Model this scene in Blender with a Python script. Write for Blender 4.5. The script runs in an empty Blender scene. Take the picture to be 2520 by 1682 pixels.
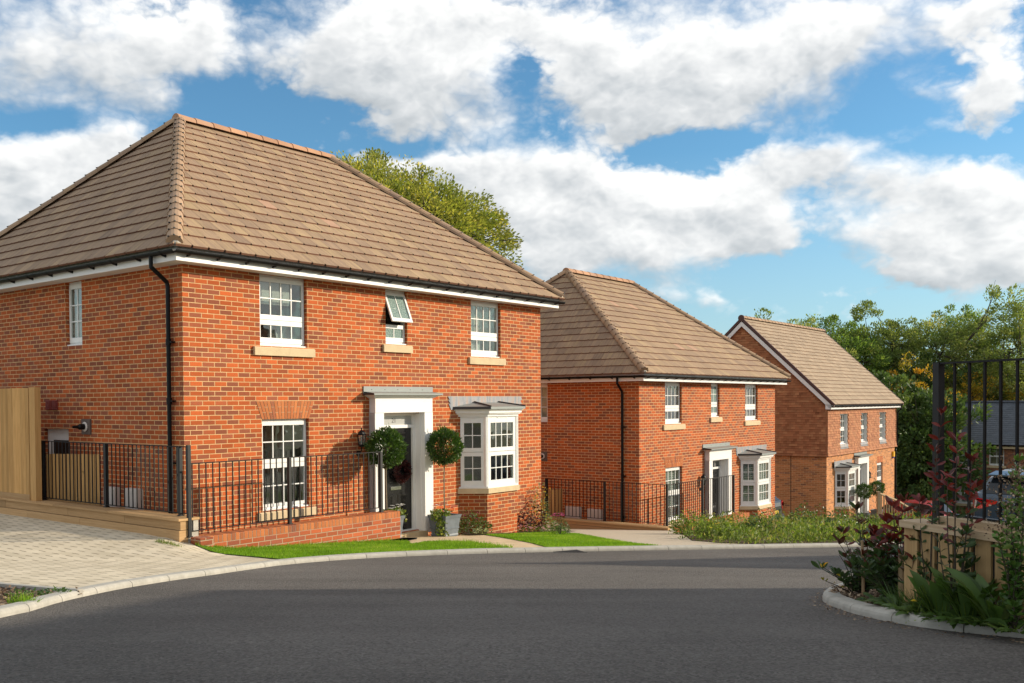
import bpy, bmesh, math, random
import numpy as np
from mathutils import Vector, Matrix, noise as mnoise
from mathutils.geometry import delaunay_2d_cdt
random.seed(7); rng = np.random.default_rng(7)
sc = bpy.context.scene
C = sc.collection
R = math.radians

# ---------------------------------------------------------------- camera, sky, sun, exposure
F, CX, CY, PITCH, ROLL = 2388.51, 1187.85, 1041.79, 0.0214, 0.0064     # pixels of the 2520 px wide photograph
cd = bpy.data.cameras.new('camera'); cam = bpy.data.objects.new('camera', cd); C.objects.link(cam)
cd.sensor_fit = 'HORIZONTAL'; cd.sensor_width = 36; cd.lens = 36*F/2520
cd.shift_x = (1260-CX)/2520; cd.shift_y = (CY-841)/2520
cd.clip_start = 0.05; cd.clip_end = 3000
cam.location = (0, 0, 0)
cam.matrix_world = Matrix.Rotation(math.pi/2-PITCH, 4, 'X') @ Matrix.Rotation(-ROLL, 4, 'Z')
sc.camera = cam
sc.view_settings.view_transform = 'Standard'; sc.view_settings.look = 'None'
sc.view_settings.exposure = 0.48; sc.view_settings.gamma = 1.0
sc.cycles.max_bounces = 6; sc.cycles.diffuse_bounces = 3; sc.cycles.glossy_bounces = 3
sc.cycles.transparent_max_bounces = 12; sc.cycles.transmission_bounces = 4
sc.cycles.sample_clamp_indirect = 6

SUN_AZ = math.atan2(0.992, 0.125)          # from +Y towards +X
SUN_EL = R(18)
S = Vector((math.sin(SUN_AZ)*math.cos(SUN_EL), math.cos(SUN_AZ)*math.cos(SUN_EL), math.sin(SUN_EL)))
ld = bpy.data.lights.new('sun', 'SUN'); ld.energy = 3.9; ld.angle = R(0.5); ld.color = (1, .87, .68)
so = bpy.data.objects.new('sun', ld); C.objects.link(so); so.rotation_euler = S.to_track_quat('Z', 'Y').to_euler()
so.location = (20, 4, 12)

# ---- pixel of the photograph -> ray, used to survey where things stand on the ground
def ray(px, py):
    U = (px-CX)/F; V = -(py-CY)/F
    u = U*math.cos(ROLL)-V*math.sin(ROLL); v = U*math.sin(ROLL)+V*math.cos(ROLL)
    y = math.cos(PITCH)+v*math.sin(PITCH); z = v*math.cos(PITCH)-math.sin(PITCH)
    return Vector((u/y, 1, z/y))
def at(px, py, Y): return ray(px, py)*Y

# ---------------------------------------------------------------- node helper
class NT:
    def __init__(s, tree): s.t = tree; s.n = tree.nodes; s.l = tree.links
    def node(s, typ, **kw):
        n = s.n.new(typ)
        for k, v in kw.items(): setattr(n, k, v)
        return n
    def put(s, sock, v):
        if v is None: return
        if isinstance(v, bpy.types.NodeSocket): s.l.new(v, sock)
        elif isinstance(v, (tuple, list)):
            v = tuple(v)
            if sock.type == 'RGBA' and len(v) == 3: v = v+(1,)
            sock.default_value = v
        else:
            try: sock.default_value = v
            except TypeError: sock.default_value = (v, v, v)
    def m(s, op, a, b=None, c=None, clamp=False):
        n = s.node('ShaderNodeMath', operation=op, use_clamp=clamp)
        s.put(n.inputs[0], a); s.put(n.inputs[1], b); s.put(n.inputs[2], c)
        return n.outputs[0]
    def vm(s, op, a, b=None, out=0):
        n = s.node('ShaderNodeVectorMath', operation=op); s.put(n.inputs[0], a); s.put(n.inputs[1], b)
        return n.outputs[out]
    def mix(s, f, a, b, typ='MIX'):
        n = s.node('ShaderNodeMix', data_type='RGBA', blend_type=typ); n.clamp_factor = True
        s.put(n.inputs[0], f); s.put(n.inputs[6], a); s.put(n.inputs[7], b); return n.outputs[2]
    def rng(s, v, a, b, c=0., d=1., typ='LINEAR'):
        n = s.node('ShaderNodeMapRange', interpolation_type=typ)
        for i, x in enumerate((v, a, b, c, d)): s.put(n.inputs[i], x)
        return n.outputs[0]
    def noise(s, vec, scale, detail=3, rough=.55, out=0, dist=0):
        n = s.node('ShaderNodeTexNoise'); s.put(n.inputs['Vector'], vec); n.inputs['Scale'].default_value = scale
        n.inputs['Detail'].default_value = detail; n.inputs['Roughness'].default_value = rough
        n.inputs['Distortion'].default_value = dist
        return n.outputs[out]
    def white(s, vec, out=0):
        n = s.node('ShaderNodeTexWhiteNoise', noise_dimensions='3D'); s.put(n.inputs[0], vec); return n.outputs[out]
    def ramp(s, f, stops, interp='LINEAR'):
        n = s.node('ShaderNodeValToRGB'); cr = n.color_ramp; cr.interpolation = interp
        while len(cr.elements) < len(stops): cr.elements.new(.5)
        for e, (p, c) in zip(cr.elements, stops): e.position = p; e.color = tuple(c)+(1,) if len(c) == 3 else c
        s.put(n.inputs[0], f); return n.outputs[0]
    def comb(s, x, y, z=0.):
        n = s.node('ShaderNodeCombineXYZ'); s.put(n.inputs[0], x); s.put(n.inputs[1], y); s.put(n.inputs[2], z); return n.outputs[0]
    def sep(s, v):
        n = s.node('ShaderNodeSeparateXYZ'); s.put(n.inputs[0], v); return n.outputs
    def uv(s): return s.node('ShaderNodeTexCoord').outputs['UV']
    def obj(s): return s.node('ShaderNodeTexCoord').outputs['Object']
    def pos(s): return s.node('ShaderNodeNewGeometry').outputs['Position']
    def tint(s): return s.node('ShaderNodeAttribute', attribute_name='tint').outputs
    def bump(s, h, dist=.01, strength=1.):
        n = s.node('ShaderNodeBump'); n.inputs['Distance'].default_value = dist; n.inputs['Strength'].default_value = strength
        s.put(n.inputs['Height'], h); return n.outputs[0]

def new_mat(name):
    m = bpy.data.materials.new(name); m.use_nodes = True; t = NT(m.node_tree)
    for n in list(t.n): t.n.remove(n)
    out = t.node('ShaderNodeOutputMaterial'); b = t.node('ShaderNodeBsdfPrincipled')
    t.l.new(b.outputs[0], out.inputs[0])
    def setp(**kw):
        for k, v in kw.items():
            k = {'col': 'Base Color', 'rough': 'Roughness', 'metal': 'Metallic', 'normal': 'Normal', 'spec': 'Specular IOR Level',
                 'coat': 'Coat Weight', 'trans': 'Transmission Weight', 'sub': 'Subsurface Weight', 'alpha': 'Alpha'}[k]
            t.put(b.inputs[k], v)
    t.out = out; t.b = b
    return m, t, setp

# ---------------------------------------------------------------- sky
def azel(px, py):
    r = ray(px, py)
    return math.degrees(math.atan2(r.x, r.y)), math.degrees(math.atan2(r.z, math.hypot(r.x, r.y)))
wd = bpy.data.worlds.new('World'); sc.world = wd; wd.use_nodes = True
w = NT(wd.node_tree)
for n in list(w.n): w.n.remove(n)
wo = w.node('ShaderNodeOutputWorld'); bg = w.node('ShaderNodeBackground'); w.l.new(bg.outputs[0], wo.inputs[0])
bg.inputs[1].default_value = 0.15
sky = w.node('ShaderNodeTexSky', sky_type='NISHITA'); sky.sun_disc = False; sky.sun_elevation = SUN_EL; sky.sun_rotation = SUN_AZ
sky.air_density = 1.0; sky.dust_density = 0.6; sky.ozone_density = 2.0; sky.altitude = 60
d = w.vm('NORMALIZE', w.node('ShaderNodeTexCoord').outputs['Generated'])
dx, dy, dz = w.sep(d)
az = w.m('MULTIPLY', w.m('ARCTAN2', dx, dy), 57.2958)
el = w.m('MULTIPLY', w.m('ARCSINE', dz), 57.2958)
# cloud layout: blobs (azimuth, elevation, half-widths, weight) in degrees; positive adds cloud, negative opens sky
CB = [  # photograph pixels: cx, cy, rx, ry, weight
 (120,90,180,110,1.1),(330,110,170,120,1.1),(500,90,140,110,1.0),(330,225,130,60,.7),(60,190,70,50,.5),(700,130,110,60,.55),
 (850,110,130,120,1.0),(1000,180,150,150,1.2),(1170,210,130,120,1.1),(1060,50,220,80,.9),(1330,50,130,60,.7),
 (1450,150,130,140,1.1),(1600,200,150,130,1.2),(1780,170,170,150,1.2),(1980,120,170,120,1.1),(2130,70,170,90,1.0),(2120,180,90,60,.5),
 (2430,60,160,90,.9),(2460,230,110,80,1.1),
 (90,400,95,75,1.1),(220,375,105,80,1.4),(60,510,120,100,1.2),(210,500,120,90,1.0),(290,345,55,42,.9),
 (1010,405,95,42,.9),(1130,400,95,52,1.0),(1250,405,110,70,1.1),(1400,410,100,75,1.3),(1200,500,150,80,1.1),(1370,530,140,80,1.1),(1540,480,120,80,1.2),(1660,520,105,60,1.3),(1500,600,130,70,1.0),(1660,625,120,65,1.0),
 (1810,520,130,80,1.1),(1950,440,130,75,1.1),(2050,378,95,50,1.1),(1870,600,110,55,1.0),(1330,640,170,80,1.0),
 (2130,480,90,60,.8),(2280,455,115,68,1.1),(2400,495,130,80,1.1),(2180,595,150,65,1.1),(2360,615,150,80,1.1),(2480,580,110,110,1.0),(2240,695,110,36,.8),(2430,700,120,60,.9),
 (1750,738,42,25,.6),(1650,735,50,24,.5),(2290,240,34,22,.6),(2310,328,110,28,.42),
 (640,250,210,60,-.7),(150,282,180,30,-.7),(1290,225,45,80,-.7),(1180,345,230,24,-.5),(1740,362,280,26,-.6),(2190,275,100,60,-.7),(2280,378,150,26,-.6),(410,178,60,30,-.3),(1990,650,90,50,-.5),(760,50,60,24,-.4)]
q = w.comb(az, el, 0)
cwarp = w.vm('MULTIPLY', w.vm('SUBTRACT', w.noise(w.vm('MULTIPLY', q, (1, 1.3, 1)), .16, 5, .55, out=1), (.5, .5, .5)), (6.5, 3.4, 0))
qw = w.vm('ADD', q, cwarp)
ax, ey, _ = w.sep(qw)
tot = None; gh = None
for (cx, cy, rx, ry, wt) in CB:
    a0, e0 = azel(cx, cy); a1, _ = azel(cx+rx, cy); _, e1 = azel(cx, cy-ry)
    sx = abs(a1-a0); sy = abs(e1-e0)
    u = w.m('DIVIDE', w.m('SUBTRACT', ax, a0), sx); v = w.m('DIVIDE', w.m('SUBTRACT', ey, e0), sy)
    r2 = w.m('ADD', w.m('MULTIPLY', u, u), w.m('MULTIPLY', v, v))
    g = w.m('MULTIPLY', w.m('POWER', 2.718, w.m('MULTIPLY', r2, -.95)), wt)
    if wt > 0:
        hv = w.m('MULTIPLY', g, w.m('ADD', v, w.m('MULTIPLY', u, .35))); gh = hv if gh is None else w.m('ADD', gh, hv)
    else: pass
    tot = g if tot is None else w.m('ADD', tot, g)
# away from the part of the sky the photograph shows: unseen broken cloud, thickened for brighter neutral fill light
away = w.rng(w.m('ABSOLUTE', az), 32, 50)
tot = w.m('ADD', tot, w.m('MULTIPLY', w.m('MAXIMUM', away, w.rng(el, 21, 30)), w.m('MULTIPLY', w.noise(d, 2.6, 4, .5), 1.7)))
qs = w.vm('ADD', w.vm('MULTIPLY', q, (1, 1.45, 1)), w.vm('MULTIPLY', cwarp, (.3, .3, 0)))
def fluff(v, d1, r1, d2):
    n1 = w.noise(v, .34, d1, r1); n2 = w.m('ABSOLUTE', w.m('SUBTRACT', w.noise(v, .75, d2, .5), .5))
    return w.m('ADD', w.m('MULTIPLY', w.m('SUBTRACT', n1, .5), 2.0), w.m('MULTIPLY', w.m('SUBTRACT', n2, .06), 1.5))
fb = fluff(qs, 8, .53, 4)
dens = w.m('ADD', tot, fb)
soft = w.rng(w.noise(q, .10, 2, .5), .42, .58)
mask = w.rng(dens, w.m('SUBTRACT', .20, w.m('MULTIPLY', soft, .30)), w.m('ADD', .85, w.m('MULTIPLY', soft, .75)), typ='SMOOTHSTEP')
relief = w.m('MULTIPLY', w.m('SUBTRACT', fluff(qs, 3, .45, 2), fluff(w.vm('ADD', qs, (.5, 1.2, 0)), 3, .45, 2)), .36)
thick = w.rng(dens, .5, 2.2, typ='SMOOTHSTEP')
gsum = w.m('MULTIPLY', w.m('DIVIDE', gh, w.m('MAXIMUM', tot, .35)), .40)      # tops catch the sun, bases hang grey
lowgrey = w.noise(w.vm('MULTIPLY', q, (.75, 1.5, 1)), .17, 5, .55)
shade = w.m('ADD', w.m('ADD', w.m('ADD', .74, gsum), relief), w.m('ADD', w.m('MULTIPLY', thick, -.14), w.m('MULTIPLY', w.m('SUBTRACT', lowgrey, .5), .7)))
ccol = w.ramp(shade, [(.12, (2.2, 2.4, 2.55)), (.42, (3.15, 3.3, 3.4)), (.68, (4.3, 4.35, 4.35)), (.92, (5.3, 5.3, 5.2))])
skyc = w.mix(1.0, sky.outputs[0], (.44, .69, .79), 'MULTIPLY')
skyc = w.mix(w.rng(el, 14, 2, 0, .55), skyc, (2.55, 3.3, 3.95))
w.put(bg.inputs[0], w.mix(w.m('MULTIPLY', mask, .97), skyc, ccol))
# ---------------------------------------------------------------- materials
M = {}
def simple(name, col, rough=.6, metal=0., spec=.5, noisy=0., nscale=8., bump=0., coat=0.):
    m, t, sp = new_mat(name)
    c = col
    if noisy:
        n = t.noise(t.obj(), nscale, 5, .6)
        lo = tuple(x*(1-noisy) for x in col); hi = tuple(min(1, x*(1+noisy)) for x in col)
        c = t.mix(t.rng(n, .3, .7), lo, hi)
    sp(col=c, rough=rough, metal=metal, spec=spec, coat=coat)
    if bump: sp(normal=t.bump(t.noise(t.obj(), nscale*6, 4, .6), bump))
    M[name] = m; return m

def brick_mat(name, c_or, c_mid, c_dk, mortar, p_dark=.45, bw=.225, bh=.075, jw=.010, eff=.06):
    m, t, sp = new_mat(name)
    u, v, _ = t.sep(t.uv())
    row = t.m('FLOOR', t.m('DIVIDE', v, bh))
    off = t.m('MULTIPLY', t.m('MODULO', t.m('ABSOLUTE', row), 2.), .5)
    cu = t.m('ADD', t.m('DIVIDE', u, bw), off); col = t.m('FLOOR', cu)
    fu = t.m('MULTIPLY', t.m('FRACT', cu), bw); fv = t.m('MULTIPLY', t.m('FRACT', t.m('DIVIDE', v, bh)), bh)
    rag = t.m('MULTIPLY', t.m('SUBTRACT', t.noise(t.obj(), 60, 2), .5), .005)
    eu = t.m('ADD', t.m('MINIMUM', fu, t.m('SUBTRACT', bw, fu)), rag); ev = t.m('ADD', t.m('MINIMUM', fv, t.m('SUBTRACT', bh, fv)), rag)
    edge = t.m('MINIMUM', eu, ev)
    inb = t.rng(edge, jw*.5-.0015, jw*.5+.0025)
    r = t.white(t.comb(col, row, 3.3)); r2 = t.white(t.comb(col, row, 9.1))
    patch = t.noise(t.obj(), 11, 3, .6)
    bc = t.ramp(t.m('ADD', r, t.m('MULTIPLY', t.m('SUBTRACT', patch, .5), .35)), [(0, c_dk), (p_dark-.12, c_dk), (p_dark+.04, c_mid), (p_dark+.22, c_or), (1, tuple(min(1, x*1.15) for x in c_or))])
    bc = t.mix(1., bc, t.rng(r2, 0, 1, .78, 1.15), 'MULTIPLY')
    crease = t.noise(t.vm('MULTIPLY', t.obj(), (1, 1, 2.4)), 42, 4, .65)
    bc = t.mix(1., bc, t.rng(crease, .3, .7, .82, 1.12), 'MULTIPLY')
    big = t.noise(t.obj(), .7, 3, .5)
    bc = t.mix(1., bc, t.rng(big, .3, .7, .93, 1.07), 'MULTIPLY')
    mc = t.mix(1., mortar, t.rng(t.noise(t.obj(), 5, 4), .3, .7, .85, 1.12), 'MULTIPLY')
    if eff:
        e = t.rng(t.noise(t.obj(), 2.3, 6, .75), .66, .78); bc = t.mix(t.m('MULTIPLY', e, eff*6), bc, (.62, .5, .42))
    sp(col=t.mix(inb, mc, bc), rough=.88, spec=.25,
       normal=t.bump(t.m('ADD', inb, t.m('MULTIPLY', crease, .35)), .004))
    M[name] = m; return m
brick_mat('brick', (.44, .098, .026), (.385, .092, .032), (.295, .090, .046), (.68, .44, .22), .36, jw=.0112)
brick_mat('brick_garden', (.42, .105, .040), (.37, .098, .042), (.30, .088, .048), (.46, .34, .23), .25, jw=.012, eff=.12)
brick_mat('brick_light', (.52, .215, .085), (.46, .19, .08), (.31, .145, .085), (.60, .39, .20), .14)
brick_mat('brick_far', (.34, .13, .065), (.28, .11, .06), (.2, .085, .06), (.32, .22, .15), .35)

def tinted(name, stops, rough=.75, streak=None, bump=.0, vary=.12, spec=.35, bscale=40, mult=None):
    m, t, sp = new_mat(name)
    tn = t.tint(); tr, tg, tb = t.sep(tn['Vector'])
    f = tr
    if streak:
        s = t.noise(t.vm('MULTIPLY', t.uv(), streak), 1.0, 3, .6)
        f = t.m('ADD', t.m('MULTIPLY', tr, .5), t.m('MULTIPLY', t.rng(s, .32, .68), .5))
    c = t.ramp(f, stops)
    c = t.mix(1., c, t.rng(tg, 0, 1, 1-vary, 1+vary), 'MULTIPLY')
    c = t.mix(1., c, t.rng(t.noise(t.obj(), 3., 5, .65), .3, .7, .92, 1.08), 'MULTIPLY')
    sp(col=c, rough=rough, spec=spec)
    if bump: sp(normal=t.bump(t.noise(t.obj(), bscale, 4, .6), bump))
    M[name] = m; return m
tinted('roof_tile', [(0, (.205, .137, .100)), (.3, (.265, .180, .120)), (.55, (.325, .218, .136)), (.78, (.385, .275, .150)), (1, (.29, .19, .135))], .85, streak=(22, 2.0, 1), bump=.004, vary=.09)
tinted('roof_tile_pale', [(0, (.27, .20, .142)), (.5, (.345, .257, .172)), (1, (.40, .30, .20))], .85, streak=(22, 2., 1), bump=.004)
tinted('tile_edge', [(0, (.16, .075, .05)), (1, (.22, .105, .065))], .9)
tinted('ridge_tile', [(0, (.31, .20, .125)), (.5, (.38, .25, .15)), (1, (.33, .22, .15))], .8, bump=.004)
tinted('ridge_tile_orange', [(0, (.40, .22, .13)), (.5, (.46, .26, .15)), (1, (.38, .23, .15))], .8, bump=.004)
tinted('hung_tile', [(0, (.27, .098, .042)), (.5, (.375, .15, .066)), (1, (.43, .20, .09))], .85, bump=.004, vary=.18)
tinted('slate_tile', [(0, (.045, .055, .07)), (.5, (.065, .075, .09)), (1, (.055, .06, .075))], .5, bump=.002)
tinted('voussoir', [(0, (.25, .095, .06)), (.4, (.42, .13, .045)), (1, (.52, .18, .06))], .88, bump=.004)

def timber(name, a, b, sc_=(1, 1, 14), rough=.75, tintamt=.25):
    m, t, sp = new_mat(name)
    tr, tg, _ = t.sep(t.tint()['Vector'])
    p = t.vm('ADD', t.uv(), t.comb(t.m('MULTIPLY', tr, 31.), t.m('MULTIPLY', tg, 17.), 0))
    g = t.noise(t.vm('MULTIPLY', p, sc_), 1.0, 5, .6, dist=1.2)
    c = t.mix(t.rng(g, .3, .7), a, b)
    kn = t.noise(t.vm('MULTIPLY', p, (2.2, 5.5, 1)), 1., 2, .4)
    c = t.mix(t.rng(kn, .74, .80), c, tuple(x*.45 for x in a))
    c = t.mix(1., c, t.rng(tr, 0, 1, 1-tintamt, 1+tintamt*.6), 'MULTIPLY')
    sp(col=c, rough=rough, spec=.25, normal=t.bump(g, .003)); M[name] = m
timber('sleeper_timber', (.42, .25, .11), (.56, .36, .18), (1.2, 34, 1))
timber('fence_timber', (.50, .275, .095), (.68, .41, .165), (34, 1.5, 1))
timber('rail_timber', (.42, .29, .17), (.54, .41, .26), (1.2, 34, 1))
timber('stake_timber', (.35, .22, .12), (.5, .36, .2), (40, 2, 1))

simple('upvc', (.80, .80, .78), .35, spec=.5, noisy=.03)
simple('grp_white', (.82, .81, .79), .4, noisy=.02)
simple('stone', (.60, .47, .29), .85, noisy=.10, nscale=6, bump=.001)
simple('gutter_black', (.006, .006, .0065), .4, spec=.22, noisy=.2)
simple('metal_black', (.007, .007, .008), .5, spec=.25, noisy=.25, nscale=14)
simple('metal_post', (.016, .017, .018), .5, spec=.35, noisy=.2, nscale=14)
simple('canopy_grey', (.24, .265, .255), .5, noisy=.05)
simple('canopy_dark', (.05, .045, .045), .55)
simple('door_black', (.012, .012, .013), .22, noisy=.2)
simple('chrome', (.75, .75, .76), .12, 1.0)
simple('rubber', (.02, .02, .02), .8)
simple('concrete_block', (.46, .43, .37), .9, noisy=.15, nscale=9, bump=.004)
simple('meter_white', (.62, .55, .50), .5, noisy=.03)
simple('vent_red', (.22, .035, .025), .55)
simple('flue_grey', (.12, .09, .075), .7)
simple('verge_brown', (.085, .038, .032), .6, noisy=.1)
simple('fascia_white', (.80, .79, .77), .4, noisy=.02)
simple('soffit_white', (.72, .70, .68), .5)
simple('curtain', (.72, .70, .66), .9, noisy=.06, nscale=3)
simple('curtain_warm', (.60, .46, .34), .9, noisy=.08, nscale=3)
simple('plaster', (.70, .68, .61), .9)
simple('blind', (.75, .75, .73), .7)
simple('planter_grey', (.13, .155, .18), .55, noisy=.2, nscale=7, bump=.001)
simple('compost', (.035, .022, .014), .95, noisy=.4, nscale=30, bump=.006)
simple('alarm_yellow', (.75, .42, .02), .4)
simple('alarm_blue', (.02, .035, .25), .3)
simple('ink', (.01, .01, .01), .6)
simple('plate_yellow', (.75, .50, .02), .4)
simple('plate_text', (.02, .02, .02), .6)
simple('numeral', (.015, .015, .015), .5)
simple('fanlight', (.42, .43, .42), .25)
simple('flower_red', (.55, .01, .03), .6)
simple('flower_pink', (.70, .36, .36), .7)
simple('flower_magenta', (.45, .04, .16), .6)
simple('flower_white', (.75, .73, .68), .7)
simple('flower_yellow', (.80, .58, .02), .6)
simple('wreath_brown', (.09, .030, .028), .8, noisy=.4, nscale=60)
simple('iron_drain', (.03, .028, .026), .7)
simple('brown_bin', (.19, .12, .085), .6)
simple('lamp_glass', (.5, .5, .46), .2)
simple('tail_red', (.60, .008, .010), .18, coat=.6)
simple('tail_dark', (.07, .004, .006), .15, coat=.6)
simple('recess_shade', (.03, .03, .03), .9)  # near-black paint that stands in for shade in recesses
simple('curtain_dusk', (.10, .10, .10), .9)
simple('alloy', (.5, .5, .52), .3, .8)
simple('badge', (.7, .72, .75), .3, .3)
for n_, c_ in (('paint_blue', (.030, .055, .085)), ('paint_red', (.42, .015, .012)), ('paint_black', (.014, .015, .017)), ('paint_grey', (.10, .11, .12))):
    m, t, sp = new_mat(n_); sp(col=c_, rough=.35, metal=.0, coat=.6, spec=.4); M[n_] = m
def lead_mat():
    m, t, sp = new_mat('lead')
    n = t.noise(t.vm('MULTIPLY', t.obj(), (9, 9, 1.3)), 1., 5, .65)
    c = t.ramp(n, [(.25, (.10, .12, .15)), (.42, (.17, .19, .22)), (.52, (.25, .25, .26)), (.66, (.30, .21, .17))])
    sp(col=c, rough=.55, metal=.15); M['lead'] = m
lead_mat()
def glass_mat(name, tintc=(.80, .84, .82), fres=1.45, extra=.11, obscure=0.):
    m = bpy.data.materials.new(name); m.use_nodes = True; t = NT(m.node_tree)
    for n in list(t.n): t.n.remove(n)
    out = t.node('ShaderNodeOutputMaterial'); tr = t.node('ShaderNodeBsdfTransparent'); gl = t.node('ShaderNodeBsdfGlossy')
    gl.inputs['Roughness'].default_value = .015; tr.inputs[0].default_value = tintc+(1,)
    f = t.node('ShaderNodeLayerWeight'); f.inputs[0].default_value = .5
    fac = t.m('ADD', t.m('MULTIPLY', t.m('POWER', f.outputs['Facing'], 4.), .75), extra, clamp=True)
    mx = t.node('ShaderNodeMixShader'); t.put(mx.inputs[0], fac); t.l.new(tr.outputs[0], mx.inputs[1]); t.l.new(gl.outputs[0], mx.inputs[2])
    n = t.bump(t.noise(t.obj(), 2.2, 2), .006); t.l.new(n, gl.inputs['Normal'])
    last = mx.outputs[0]
    if obscure:
        df = t.node('ShaderNodeBsdfDiffuse'); t.put(df.inputs[0], t.mix(t.rng(t.noise(t.obj(), 45, 3), .35, .65), (.10, .17, .16), (.42, .52, .48)))
        m2 = t.node('ShaderNodeMixShader'); m2.inputs[0].default_value = obscure; t.l.new(last, m2.inputs[1]); t.l.new(df.outputs[0], m2.inputs[2]); last = m2.outputs[0]
    t.l.new(last, out.inputs[0]); M[name] = m
glass_mat('glass'); glass_mat('glass_obscure', obscure=.8); glass_mat('lantern_glass', (.9, .9, .88), extra=.1, obscure=.3)
m, t, sp = new_mat('car_glass'); sp(col=(.012, .015, .018), rough=.06, spec=.5); M['car_glass'] = m

# ground surfaces
def asphalt():
    m, t, sp = new_mat('asphalt'); p = t.pos()
    n1 = t.noise(p, 120, 2, .6); n2 = t.noise(p, 36, 3, .6); n3 = t.noise(p, .35, 5, .6); n4 = t.noise(t.vm('MULTIPLY', p, (.25, 1.6, 1)), .8, 4, .6)
    v = t.node('ShaderNodeTexVoronoi'); t.put(v.inputs['Vector'], p); v.inputs['Scale'].default_value = 75
    c = t.mix(t.rng(v.outputs['Color'], .2, 1.0), (.080, .073, .066), (.215, .198, .180))
    c = t.mix(t.rng(n2, .35, .75), c, (.132, .121, .110))
    c = t.mix(1., c, t.rng(n3, .3, .7, .80, 1.22), 'MULTIPLY'); c = t.mix(1., c, t.rng(n4, .3, .7, .88, 1.14), 'MULTIPLY')
    c = t.mix(t.rng(t.noise(p, 55, 2, .5), .74, .78), c, (.20, .18, .16))
    sp(col=c, rough=.88, spec=.3, normal=t.bump(t.m('ADD', v.outputs['Distance'], n1), .013)); M['asphalt'] = m
asphalt()
def paving():
    m, t, sp = new_mat('block_paving')
    u, v, _ = t.sep(t.uv())            # u along the house side, v across
    rw = .15; bl = .34
    row = t.m('FLOOR', t.m('DIVIDE', v, rw)); cu = t.m('ADD', t.m('DIVIDE', u, bl), t.m('MULTIPLY', row, .382))
    fu = t.m('FRACT', cu); fv = t.m('MULTIPLY', t.m('FRACT', t.m('DIVIDE', v, rw)), rw)
    line = t.m('LESS_THAN', fv, .019); dash = t.m('LESS_THAN', fu, .52)
    jt = t.m('MULTIPLY', line, dash)
    end = t.m('MULTIPLY', t.m('LESS_THAN', t.m('MULTIPLY', t.m('FRACT', t.m('MULTIPLY', cu, 1.)), bl), .004), .35)
    r = t.white(t.comb(t.m('FLOOR', cu), row, 1.7))
    c = t.ramp(r, [(0, (.55, .475, .345)), (.5, (.60, .52, .385)), (1, (.66, .575, .43))])
    c = t.mix(1., c, t.rng(t.noise(t.pos(), 1.1, 5, .6), .3, .7, .85, 1.1), 'MULTIPLY')
    c = t.mix(t.m('MAXIMUM', t.m('MULTIPLY', jt, .9), end), c, (.11, .078, .048))
    sp(col=c, rough=.9, spec=.25, normal=t.bump(t.m('SUBTRACT', 1., jt), .004)); M['block_paving'] = m
paving()
def slabs():
    m, t, sp = new_mat('path_slab')
    u, v, _ = t.sep(t.uv())
    fu = t.m('FRACT', t.m('DIVIDE', u, .6)); fv = t.m('FRACT', t.m('DIVIDE', t.m('ADD', v, t.m('MULTIPLY', t.m('FLOOR', t.m('DIVIDE', u, .6)), .2)), .6))
    e = t.m('MINIMUM', fu, fv); j = t.m('LESS_THAN', e, .014)
    c = t.mix(t.rng(t.noise(t.pos(), 3, 6, .65), .35, .65), (.52, .39, .23), (.68, .53, .34))
    sp(col=t.mix(t.m('MULTIPLY', j, .6), c, (.2, .15, .1)), rough=.88, spec=.25); M['path_slab'] = m
slabs()
def noisecol(name, stops, scale, rough=.95, bump=.0, dim='pos', detail=6):
    m, t, sp = new_mat(name); n = t.noise(t.pos() if dim == 'pos' else t.obj(), scale, detail, .68)
    sp(col=t.ramp(n, stops), rough=rough, spec=.2)
    if bump: sp(normal=t.bump(t.noise(t.pos(), scale*3, 4, .6), bump))
    M[name] = m
noisecol('kerb_concrete', [(.3, (.34, .325, .285)), (.7, (.46, .44, .39))], 9, bump=.002)
noisecol('soil', [(.3, (.035, .022, .014)), (.5, (.085, .055, .035)), (.7, (.17, .12, .08))], 26, bump=.012)
noisecol('turf', [(.3, (.06, .13, .012)), (.7, (.14, .26, .02))], 20)
noisecol('meadow', [(.3, (.05, .085, .02)), (.7, (.11, .13, .04))], 1.2)
noisecol('bark', [(.3, (.035, .028, .020)), (.7, (.11, .09, .065))], 12, dim='obj')
noisecol('bark_pale', [(.3, (.16, .12, .08)), (.7, (.30, .24, .17))], 22, dim='obj')
noisecol('gravel', [(.35, (.40, .33, .24)), (.6, (.55, .47, .36))], 40)
def leafmat(name, stops, rough=.5, trans=.35, spec=.4):
    m = bpy.data.materials.new(name); m.use_nodes = True; t = NT(m.node_tree)
    for n in list(t.n): t.n.remove(n)
    out = t.node('ShaderNodeOutputMaterial'); b = t.node('ShaderNodeBsdfPrincipled'); tl = t.node('ShaderNodeBsdfTranslucent')
    tr, tg, _ = t.sep(t.tint()['Vector']); c = t.ramp(tr, stops)
    c = t.mix(1., c, t.rng(tg, 0, 1, .7, 1.3), 'MULTIPLY')
    t.put(b.inputs['Base Color'], c); b.inputs['Roughness'].default_value = rough; b.inputs['Specular IOR Level'].default_value = spec
    t.put(tl.inputs[0], t.mix(1., c, (1.5, 1.5, .8), 'MULTIPLY'))
    mx = t.node('ShaderNodeMixShader'); mx.inputs[0].default_value = trans
    t.l.new(b.outputs[0], mx.inputs[1]); t.l.new(tl.outputs[0], mx.inputs[2]); t.l.new(mx.outputs[0], out.inputs[0]); M[name] = m
leafmat('leaf_bay', [(0, (0.029, 0.065, 0.013)), (.6, (0.058, 0.124, 0.018)), (.9, (0.117, 0.208, 0.033)), (1, (0.208, 0.286, 0.065))], .38, .25, .5)
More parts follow.
